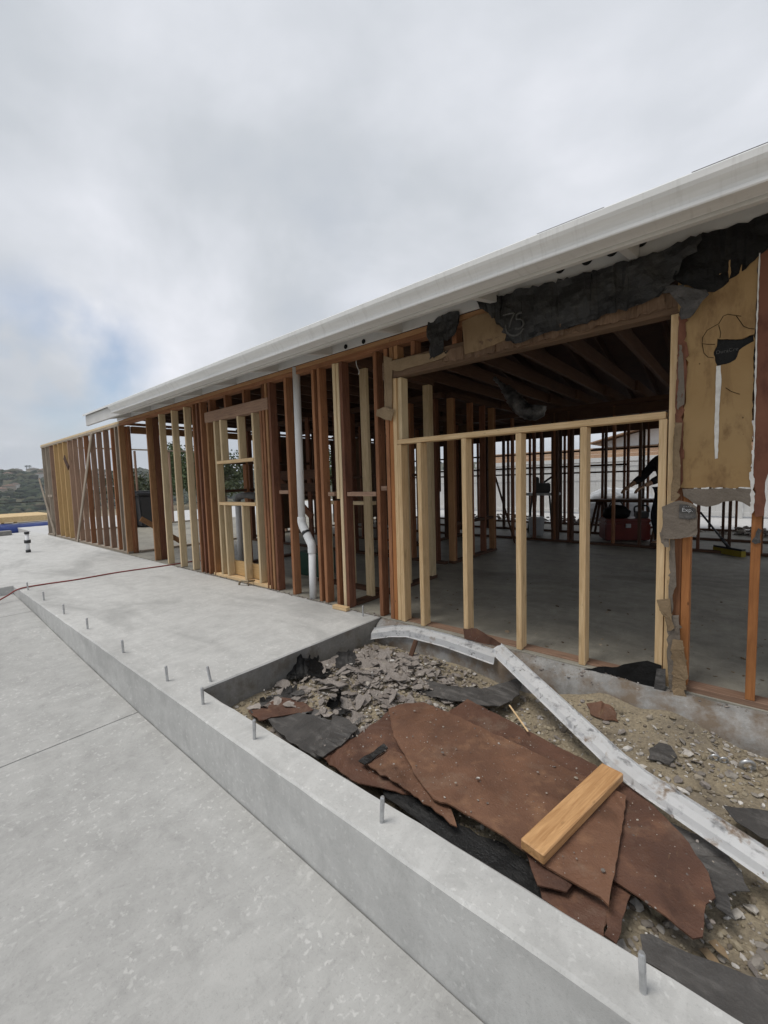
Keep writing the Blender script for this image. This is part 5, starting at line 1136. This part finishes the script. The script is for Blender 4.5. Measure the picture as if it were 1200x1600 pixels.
# ------------------------------------------------------------------ behind the house: fence and neighbour
VINYL = plain('vinyl', (0.55, 0.545, 0.53), (0.64, 0.635, 0.62), 2, .5, .4, bump=.02)
FN = empty('vinyl_fence', (-4, 14.2, -.06)); tag(FN, 'pale vinyl privacy fence across the back yard', 'fence')
FYY = 14.2
xx = -13.0; k_ = 0
while xx < 5.5:
    board('post', (xx, FYY, -.06), (xx, FYY, 1.56), .127, .127, VINYL, FN, bev=.006); box('post_cap', (xx - .075, FYY - .075, 1.56), (xx + .075, FYY + .075, 1.60), VINYL, FN, .01)
    for z_ in (.04, 1.02, 1.44): board('rail', (xx + .066, FYY, z_), (xx + 1.774, FYY, z_), .05, .10, VINYL, FN, (0, 0, 1))
    for j in range(9):
        x0 = xx + .075 + j * .187; box('picket', (x0, FYY - .011, .10), (x0 + .181, FYY + .011, .965), VINYL, FN, .004)
    for j in range(9):
        x0 = xx + .075 + j * .187; box('picket', (x0, FYY - .011, 1.075), (x0 + .181, FYY + .011, 1.385), VINYL, FN, .004)
    xx += 1.84
NB = empty('neighbour_house', (0, 19, -.5)); tag(NB, 'white neighbouring house with brown shingle roof behind the fence', 'house')
STUC = plain('white_stucco', (0.66, 0.66, 0.65), (0.74, 0.74, 0.73), 8, .9, .1)
def shingles_mat():
    t = MT('brown_shingles', .95, .1); v = t.coord((1, 1, 1)); br_ = t.n.new('ShaderNodeTexBrick'); t.L(t.coord((3.2, 6.5, 1)), br_.inputs[0])
    br_.inputs['Color1'].default_value = (.30, .19, .12, 1); br_.inputs['Color2'].default_value = (.20, .13, .09, 1); br_.inputs['Mortar'].default_value = (.08, .05, .035, 1); br_.inputs['Mortar Size'].default_value = .02; br_.inputs['Scale'].default_value = 1.0
    t.color(t.mix(t.ramp(t.noise(v, 3, 4), [(.35, 0.0), (.7, .5)]), br_.outputs[0], (.40, .27, .17))); return t.m
SHB = shingles_mat()
box('wall', (-9, 18.6, -.6), (9, 26, 1.95), STUC, NB, .01)
slabq('roof', [(-9.6, 17.9, 1.72), (9.6, 17.9, 1.72), (9.6, 19.9, 2.22), (-9.6, 19.9, 2.22)], .05, SHB, NB)
box('fascia', (-9.6, 17.85, 1.62), (9.6, 17.895, 1.78), PAINT, NB)
bm = bmesh.new(); gp = [(-4.6, 2.2), (6.5, 2.2), (6.5, 2.5), (1.0, 3.9), (-4.6, 2.5)]
va = [bm.verts.new((a, 19.92, b)) for a, b in gp]; vb_ = [bm.verts.new((a, 25, b)) for a, b in gp]; bm.faces.new(va); bm.faces.new(vb_[::-1])
for i in range(5): bm.faces.new((va[i], va[(i + 1) % 5], vb_[(i + 1) % 5], vb_[i]))
bmesh.ops.recalc_face_normals(bm, faces=bm.faces); from_bm('gable', bm, STUC, NB)
slabq('gable_roof', [(-5.1, 19.4, 2.42), (1.0, 19.4, 3.93), (1.0, 25, 3.93), (-5.1, 25, 2.42)], .06, SHB, NB); slabq('gable_roof', [(1.002, 19.4, 3.93), (7.0, 19.4, 2.42), (7.0, 25, 2.42), (1.002, 25, 3.93)], .06, SHB, NB)
for i in range(4): board('rafter_tail', (-4.6 + i * 1.5, 19.45, 2.50 + i * .37), (-4.6 + i * 1.5, 19.9, 2.50 + i * .37), .05, .1, PAINT, NB, (0, 0, 1))

# ------------------------------------------------------------------ left background
BLUE = plain('blue_tarp', (0.02, 0.045, 0.22), (0.04, 0.085, 0.36), 5, .35, .5, bump=.3)
PLY = plain('plywood', (0.50, 0.36, 0.19), (0.62, 0.47, 0.27), 2.5, .8, .2, stretch=(1, 6, 6))
def tarp():
    bm = bmesh.new(); ny, nu = 60, 10; G_ = []
    for i in range(ny + 1):
        y_ = -1.5 + 6.2 * i / ny; row = []
        for j in range(nu + 1):
            u_ = j / nu; x_ = -18.0 - 0.9 * u_; base = 0.065 + .03 * u_
            z_ = base if j > 2 else (-.27 + (base + .27) * (j / 3.0)); x_ = x_ if j > 2 else -17.98 - .02 * j
            d_ = .03 * noise.noise(Vector((y_ * 2.2, u_ * 4, 0))) + .018 * noise.noise(Vector((y_ * 7, u_ * 9, 3)))
            row.append(bm.verts.new((x_ + d_, y_, z_ + d_ - .012 * (y_))))
        G_.append(row)
    for i in range(ny):
        for j in range(nu): bm.faces.new((G_[i][j], G_[i + 1][j], G_[i + 1][j + 1], G_[i][j + 1]))
    bmesh.ops.solidify(bm, geom=bm.faces[:], thickness=.006); bmesh.ops.recalc_face_normals(bm, faces=bm.faces); return from_bm('blue_tarp', bm, BLUE, None, True)
tag(tarp(), 'crinkled blue tarp draped over the low stack at the far slab edge', 'tarp')
ls = empty('lumber_stack', (-18.5, 1.5, -.55)); tag(ls, 'low lumber stack under the blue tarp beyond the slab', 'lumber')
for i in range(3):
    for j in range(4): board('beam', (-18.14 - i * .27, -1.6, -.48 + j * .125), (-18.14 - i * .27, 4.6, -.53 + j * .125), .24, .11, W_SILV if j == 0 else W_PALE, ls, (0, 0, 1))
dk = empty('plywood_deck', (-23, 3, -.5)); tag(dk, 'pale plywood-topped platform behind the blue tarp', 'deck')
for j in range(6):
    box('sheet', (-23.6, -3 + j * 1.22 + .004, .20), (-20.6, -3 + (j + 1) * 1.22 - .004, .22), PLY, dk, .002); 
    for xx in (-20.7, -23.4): board('post', (xx, -2.9 + j * 1.2, -.55), (xx, -2.9 + j * 1.2, .19), .09, .09, W_PALE, dk)
box('edge_board', (-20.59, -3, .02), (-20.55, 4.3, .215), PLY, dk, .003)
# low grey planks on the far slab
o = box('concrete_curb_piece', (-15.2, 1.2, -.001), (-14.95, 2.15, .12), CON_EDGE, None, .01); tag(o, 'low grey concrete upstand at the far slab edge', 'curb')
o = tube('cable', [(-24, -6, .70), (-24, 3.1, .665), (-24, 9, .64)], .022, BLACKP, None, 6); tag(o, 'black cable strung across beyond the plywood platform', 'cable')
for yy, d_ in ((-6, 'left'), (9, 'right')): 
    o = board('cable_post', (-24, yy, -.6), (-24, yy, .85), .09, .09, W_SILV); tag(o, 'wooden post carrying the ' + d_ + ' end of the black cable', 'post')
# wheelie bins
def bin_(x_, y_, rot, label, h=1.05):
    e_ = empty('wheelie_bin', (x_, y_, -.03)); e_.rotation_euler = (0, 0, rot); tag(e_, label, 'bin', 'black bins in the side yard')
    bm = bmesh.new(); bmesh.ops.create_cube(bm, size=1)
    for v in bm.verts:
        top_ = v.co.z > 0; k2 = 1.0 if top_ else .78; v.co = Vector((v.co.x * .58 * k2, v.co.y * .70 * k2, (v.co.z + .5) * (h - .12) + .06))
    bmesh.ops.bevel(bm, geom=bm.edges[:], offset=.03, segments=2, affect='EDGES')
    me = bpy.data.meshes.new('body'); bm.to_mesh(me); bm.free(); o1 = link('body', me, BLACKP, e_)
    bm = bmesh.new(); bmesh.ops.create_cube(bm, size=1); bmesh.ops.scale(bm, vec=(.64, .78, .09), verts=bm.verts); bmesh.ops.bevel(bm, geom=bm.edges[:], offset=.03, segments=2, affect='EDGES')
    me = bpy.data.meshes.new('lid'); bm.to_mesh(me); bm.free(); o2 = link('lid', me, BLACKP, e_); o2.location = (0, 0, h)
    for s_ in (-.28, .28):
        bm = bmesh.new(); tube_bm(bm, [Vector((s_ - .03, .3, .12)), Vector((s_ + .03, .3, .12))], .12, 16); me = bpy.data.meshes.new('wheel'); bm.to_mesh(me); bm.free(); link('wheel', me, BLACKP, e_)
    bm = bmesh.new(); tube_bm(bm, [Vector((-.25, .40, h - .05)), Vector((.25, .40, h - .05))], .018, 8); me = bpy.data.meshes.new('handle'); bm.to_mesh(me); bm.free(); link('handle', me, BLACKP, e_)
p = on_z(216, 824, -.03); bin_(p.x, p.y, .3, 'black wheelie bin standing beyond the open door bay'); p = on_z(232, 824, -.03); bin_(p.x, p.y, .1, 'second black wheelie bin, partly behind a stud', 1.0)

# trees
LEAF = []
for i, (a, b) in enumerate((((.035, .060, .022), (.075, .105, .040)), ((.045, .062, .030), (.090, .105, .055)))):
    t = MT('foliage_%d' % i, .7, .25); t.color(t.mix(t.island(), a, b)); LEAF.append(t.m)
BARK = plain('bark', (.06, .045, .035), (.11, .085, .065), 12, .95, .1, bump=.5)
def tree(x_, y_, z_, h, rad_, label, seed, n=2600, leaf=0):
    q = random.Random(seed); e_ = empty('tree', (x_, y_, z_)); tag(e_, label, 'tree', 'trees beyond the side yard')
    B = Vector((x_, y_, z_)); bm = bmesh.new(); tube_bm(bm, [B, B + Vector((.1, 0, h * .3)), B + Vector((0, .1, h * .6)), B + Vector((.1, .1, h * .85))], [.05 * h / 2, .04 * h / 2, .025 * h / 2, .01], 8)
    cl_ = []
    for i in range(16):
        a_ = q.uniform(0, 6.28); rr = rad_ * q.uniform(.2, .8); c_ = B + Vector((rr * math.cos(a_), rr * math.sin(a_), h * q.uniform(.35, .92))); cl_.append((c_, rad_ * q.uniform(.25, .45)))
        tube_bm(bm, [B + Vector((0, 0, h * q.uniform(.25, .55))), c_], [.03, .008], 5)
    bmesh.ops.recalc_face_normals(bm, faces=bm.faces); from_bm('trunk', bm, BARK, e_)
    V_, F_ = [], []
    for i in range(n):
        c_, r_ = q.choice(cl_); d_ = Vector((q.gauss(0, 1), q.gauss(0, 1), q.gauss(0, .8))).normalized() * r_ * q.random() ** .4; p_ = c_ + d_
        u_ = Vector((q.gauss(0, 1), q.gauss(0, 1), q.gauss(0, 1))).normalized(); w2 = u_.orthogonal().normalized(); s_ = q.uniform(.07, .16); o0 = len(V_)
        V_ += [p_ - u_ * s_, p_ + w2 * s_ * .5, p_ + u_ * s_, p_ - w2 * s_ * .5]; F_.append((o0, o0 + 1, o0 + 2, o0 + 3))
    from_py('crown', V_, F_, LEAF[leaf], e_)
for i, (px, d_, h, r_, lb) in enumerate(((280, 34, 4.2, 2.6, 'dark leafy tree seen between the pale studs'), (300, 38, 4.6, 3.0, 'rounded tree behind the pale studs, next to the dark one'), (330, 44, 4.5, 3.0, 'tree behind the window framing'), (352, 30, 3.2, 2.0, 'low bushy tree behind the window bay'), (500, 40, 4.5, 3.0, 'tree glimpsed past the white drain pipe'), (210, 42, 2.6, 2.4, 'low tree behind the black bins'))):
    v = ray(px, 770); v.z = 0; v.normalize(); x_, y_ = v.x * d_, v.y * d_; tree(x_, y_, terrain_z(x_, y_), h - terrain_z(x_, y_) * .8, r_, lb, 40 + i, 2600, i % 2)

# hillside: scrub as one mass, houses one by one, palms
def hill_at(az, dist): x_, y_ = math.sin(az) * dist, math.cos(az) * dist; return Vector((x_, y_, terrain_z(x_, y_)))
q = random.Random(5); V_, F_ = [], []
bm = bmesh.new(); bmesh.ops.create_icosphere(bm, subdivisions=1, radius=1); bm.verts.ensure_lookup_table(); bv = [v.co.copy() for v in bm.verts]; bf = [[v.index for v in f.verts] for f in bm.faces]; bm.free()
for i in range(7000):
    if i < 5200: az = R(q.uniform(-92, -52)); dist = q.uniform(110, 820)
    else: az = R(q.uniform(-180, 180)); dist = q.uniform(120, 820)
    p = hill_at(az, dist); s_ = q.uniform(1.2, 3.6) * (1.5 if q.random() < .12 else 1) * (0.55 + dist / 900); o0 = len(V_)
    for v in bv:
        k_ = q.uniform(.75, 1.2); V_.append(p + Vector((v.x * s_ * k_ * 1.25, v.y * s_ * k_ * 1.25, v.z * s_ * k_ * .8 + s_ * .3)))
    F_ += [tuple(a + o0 for a in f_) for f_ in bf]
t = MT('scrub', .95, .05); t.color(t.mix(t.ramp(t.noise(t.coord(), .6, 4), [(.3, 0.0), (.7, .5)]), t.ramp(t.island(), [(0.0, (.030, .042, .022)), (.5, (.055, .068, .036)), (.85, (.085, .088, .05)), (1.0, (.12, .10, .065))]), (.02, .028, .016)))
o = from_py('hill_scrub', V_, F_, t.m); tag(o, 'grey-green scrub and trees covering the far hillside', 'scrub', kind='stuff')
HW = [plain('far_wall_%d' % i, c, tuple(x_ * 1.1 for x_ in c), 1, .9, .1, bump=0) for i, c in enumerate(((.62, .60, .56), (.50, .45, .38), (.42, .36, .29)))]
HR = [plain('far_roof_%d' % i, c, tuple(x_ * 1.2 for x_ in c), 1, .9, .1, bump=0) for i, c in enumerate(((.14, .11, .09), (.20, .19, .18), (.19, .13, .10)))]
hq = random.Random(9)
HOUSES = []
while len(HOUSES) < 34:
    az = hq.uniform(-86, -68); dist = hq.uniform(520, 760)
    if all(abs(az - a_) * 10 + abs(dist - d_) * .12 > 6 for a_, d_ in HOUSES): HOUSES.append((az, dist))
for i, (az, dist) in enumerate(HOUSES):
    p = hill_at(R(az), dist); L_, D_, h_ = hq.uniform(9, 17), hq.uniform(7, 10), hq.uniform(3.2, 6); rot = R(90 + az) * -1 + hq.uniform(-.4, .4)
    e_ = empty('hillside_house', p); e_.rotation_euler = (0, 0, rot)
    tag(e_, 'small ' + ('white-walled', 'sand-coloured', 'brown-walled')[i % 3] + ' house with ' + ('dark brown', 'grey', 'reddish brown')[i % 3] + ' roof on the far hillside', 'house', 'houses on the far hillside')
    def hm(name, vs2, fs2, mat_):
        me = bpy.data.meshes.new(name); me.from_pydata(vs2, [], fs2); me.update(); return link(name, me, mat_, e_)
    a_, b_ = L_ / 2, D_ / 2
    hm('wall', [(-a_, -b_, -4), (a_, -b_, -4), (a_, b_, -4), (-a_, b_, -4), (-a_, -b_, h_), (a_, -b_, h_), (a_, b_, h_), (-a_, b_, h_)], [(0, 1, 5, 4), (1, 2, 6, 5), (2, 3, 7, 6), (3, 0, 4, 7)], HW[i % 3])
    hm('roof', [(-a_ - .6, -b_ - .6, h_), (a_ + .6, -b_ - .6, h_), (a_ + .6, b_ + .6, h_), (-a_ - .6, b_ + .6, h_), (-a_ * .6, 0, h_ + 1.8), (a_ * .6, 0, h_ + 1.8)], [(0, 1, 5, 4), (2, 3, 4, 5), (1, 2, 5), (3, 0, 4), (0, 3, 2, 1)], HR[i % 3])
    for j in range(3):
        x0 = -a_ + L_ * (j + .25) / 3; hm('window', [(x0, -b_ - .05, .9), (x0 + 1.6, -b_ - .05, .9), (x0 + 1.6, -b_ - .05, 2.3), (x0, -b_ - .05, 2.3), (x0, -b_ - .01, .9), (x0 + 1.6, -b_ - .01, .9), (x0 + 1.6, -b_ - .01, 2.3), (x0, -b_ - .01, 2.3)], [(0, 1, 2, 3), (0, 4, 5, 1), (2, 6, 7, 3), (1, 5, 6, 2), (0, 3, 7, 4)], BLACKP)
for i, (px, lb) in enumerate(((42, 'left of the pair of skyline palms above the end wall'), (47, 'right of the pair of skyline palms above the end wall'), (212, 'skyline palm above the black bins'))):
    v = ray(px, 735); az = math.atan2(v.x, v.y); p = hill_at(az, 755); e_ = empty('palm_tree', p); tag(e_, 'tiny palm tree, ' + lb, 'palm', 'palms on the ridge')
    tube('trunk', [p, p + Vector((0, 0, 11))], .35, BARK, e_, 6); V_, F_ = [], []
    for k_ in range(22):
        a_ = k_ * 2.4; up_ = .9 - 1.6 * (k_ / 22); d_ = Vector((math.cos(a_), math.sin(a_), up_)).normalized(); s_ = Vector((-math.sin(a_), math.cos(a_), 0)); c_ = p + Vector((0, 0, 11)); o0 = len(V_)
        V_ += [c_, c_ + d_ * 1.6 + s_ * .4, c_ + d_ * 3.0 + Vector((0, 0, -.8)), c_ + d_ * 1.6 - s_ * .4]; F_.append((o0, o0 + 1, o0 + 2, o0 + 3))
    from_py('crown', V_, F_, LEAF[0], e_)

# metal couplings on the gravel by the ledge
for i, (px, py, r_, lb) in enumerate(((1117, 1184, .020, 'leftmost of the three small ones'), (1131, 1188, .018, 'middle one, lying on its side'), (1168, 1196, .030, 'largest, nearest the frame edge'))):
    p = on_pit(px, py, r_ * .7); bm = bmesh.new(); tube_bm(bm, [p + Vector((.75 * math.cos(a_) * r_, .45 * math.cos(a_) * r_ - .4 * math.sin(a_) * r_, math.sin(a_) * r_ * .9)) for a_ in [k_ * math.pi / 9 for k_ in range(19)]], r_ * .3, 8)
    bmesh.ops.recalc_face_normals(bm, faces=bm.faces); o = from_bm('pipe_coupling', bm, STEEL, None, True); tag(o, 'grey metal pipe coupling on the gravel, ' + lb, 'coupling', 'couplings by the concrete ledge')
# haze over the valley
bm = bmesh.new(); bmesh.ops.create_cube(bm, size=1); bmesh.ops.scale(bm, vec=(2460, 2460, 200), verts=bm.verts)
hz = bpy.data.materials.new('haze'); hz.use_nodes = True; hn = hz.node_tree.nodes; hn.remove(hn['Principled BSDF']); pv_ = hn.new('ShaderNodeVolumePrincipled')
pv_.inputs['Color'].default_value = (.80, .86, .95, 1); pv_.inputs['Density'].default_value = .00032; hz.node_tree.links.new(pv_.outputs[0], hn['Material Output'].inputs['Volume'])
o = from_bm('haze', bm, hz, None, False, Matrix.Translation((-5, 5, -32))); tag(o, 'thin pale haze in the air over the valley', 'haze', kind='stuff')

# crumbs and chips lying on the boards and the kerb side of the pit
def g5(q):
    while True:
        x_, y_ = q.uniform(-1.6, .1), q.uniform(1.2, 2.2)
        px = (x_ + 1.6) / 1.7
        if 1.25 + .1 * px < y_ < 2.15 - .2 * px: break
    s_ = min(.009, .0012 + q.expovariate(1 / .0018)); return Vector((x_, y_, -.098 + .006 + q.uniform(-.004, .006))), s_, .5
stones('board_crumbs', 420, g5, RUBBLE, 'pale crumbs and chips scattered over the brown boards', 'crumbs')

# more torn felt between the kerb and the heap, half buried
fq = random.Random(77)
for i in range(26):
    px, py = fq.uniform(395, 560), 0
    py = 1075 + (px - 395) * .45 + fq.uniform(-28, 38)
    c_ = on_pit(px, py, .02)
    if not (-2.38 < c_.x and 1.16 < c_.y < 2.5): continue
    r_ = fq.uniform(.035, .085); n_ = fq.randint(5, 7)
    pts = [c_ + Vector((math.cos(k_ * 6.283 / n_ + fq.uniform(-.3, .3)) * r_ * fq.uniform(.6, 1.2), math.sin(k_ * 6.283 / n_) * r_ * fq.uniform(.5, 1.0), fq.uniform(-.012, .022))) for k_ in range(n_)]
    fm_ = fq.choice([0, 0, 1, 2]); o = sheet('felt_scrap', pts, [FELT_GREY, FELT, FLAKE][fm_], .003, .016, 12, 2, .02, .005, 300 + i, (0, 0, 1)); tag(o, 'torn ' + ('charcoal', 'black', 'pale grey')[fm_] + ' felt scrap between the kerb and the flake heap', 'felt paper', 'felt scraps beside the kerb')
# pale broken pieces in the near and far right of the pit
def g6(q):
    k_ = q.random()
    if k_ < .45: x_, y_ = q.uniform(-.25, .45), q.uniform(1.25, 1.75)
    elif k_ < .8: x_, y_ = q.uniform(-.45, .55), q.uniform(2.15, 2.58)
    else: x_, y_ = max(-2.36, q.gauss(-1.8, .35)), q.gauss(2.2, .3)
    y_ = min(2.58, max(1.16, y_)); s_ = min(.028, .005 + q.expovariate(1 / .006)); return Vector((x_, y_, pit_z(x_, y_) + s_ * .25 + (q.uniform(0, .03) if k_ >= .8 else 0))), s_, .45
stones('broken_plaster', 700, g6, stones_mat('plaster_chips', [(0.0, (.20, .18, .16)), (.4, (.36, .33, .29)), (.75, (.52, .49, .45)), (1.0, (.72, .70, .67))]), 'pale broken plaster chips on the gravel', 'plaster chips')
for i, (a, b, lb) in enumerate((((1098, 1480), (1132, 1524), 'longer pale torn strip in the near corner of the pit'), ((1112, 1470), (1140, 1502), 'shorter pale torn strip in the near corner of the pit'))):
    p, q_ = on_pit(*a, .03), on_pit(*b, .03); d_ = (q_ - p); sd_ = Vector((-d_.y, d_.x, 0)).normalized() * .012
    o = sheet('paper_strip', [p - sd_, p + sd_, (p + q_) / 2 + sd_ * 1.2, q_, (p + q_) / 2 - sd_], KRAFT, .002, .012, 12, 2, .02, .003, 340 + i, (0, 0, 1)); tag(o, lb, 'paper')

# chips on the inside floor
def g7(q):
    x_, y_ = q.uniform(-2.6, 1.2), 2.9 + abs(q.gauss(0, 1.6))
    if y_ > 7.5: y_ = q.uniform(2.9, 7.5)
    s_ = min(.022, .003 + q.expovariate(1 / .004)); return Vector((x_, y_, s_ * .1)), s_, .3
stones('floor_chips', 420, g7, stones_mat('wood_chips', [(0.0, (.10, .07, .05)), (.5, (.26, .19, .12)), (1.0, (.50, .42, .32))]), 'wood chips and crumbs strewn over the inside floor', 'wood chips')
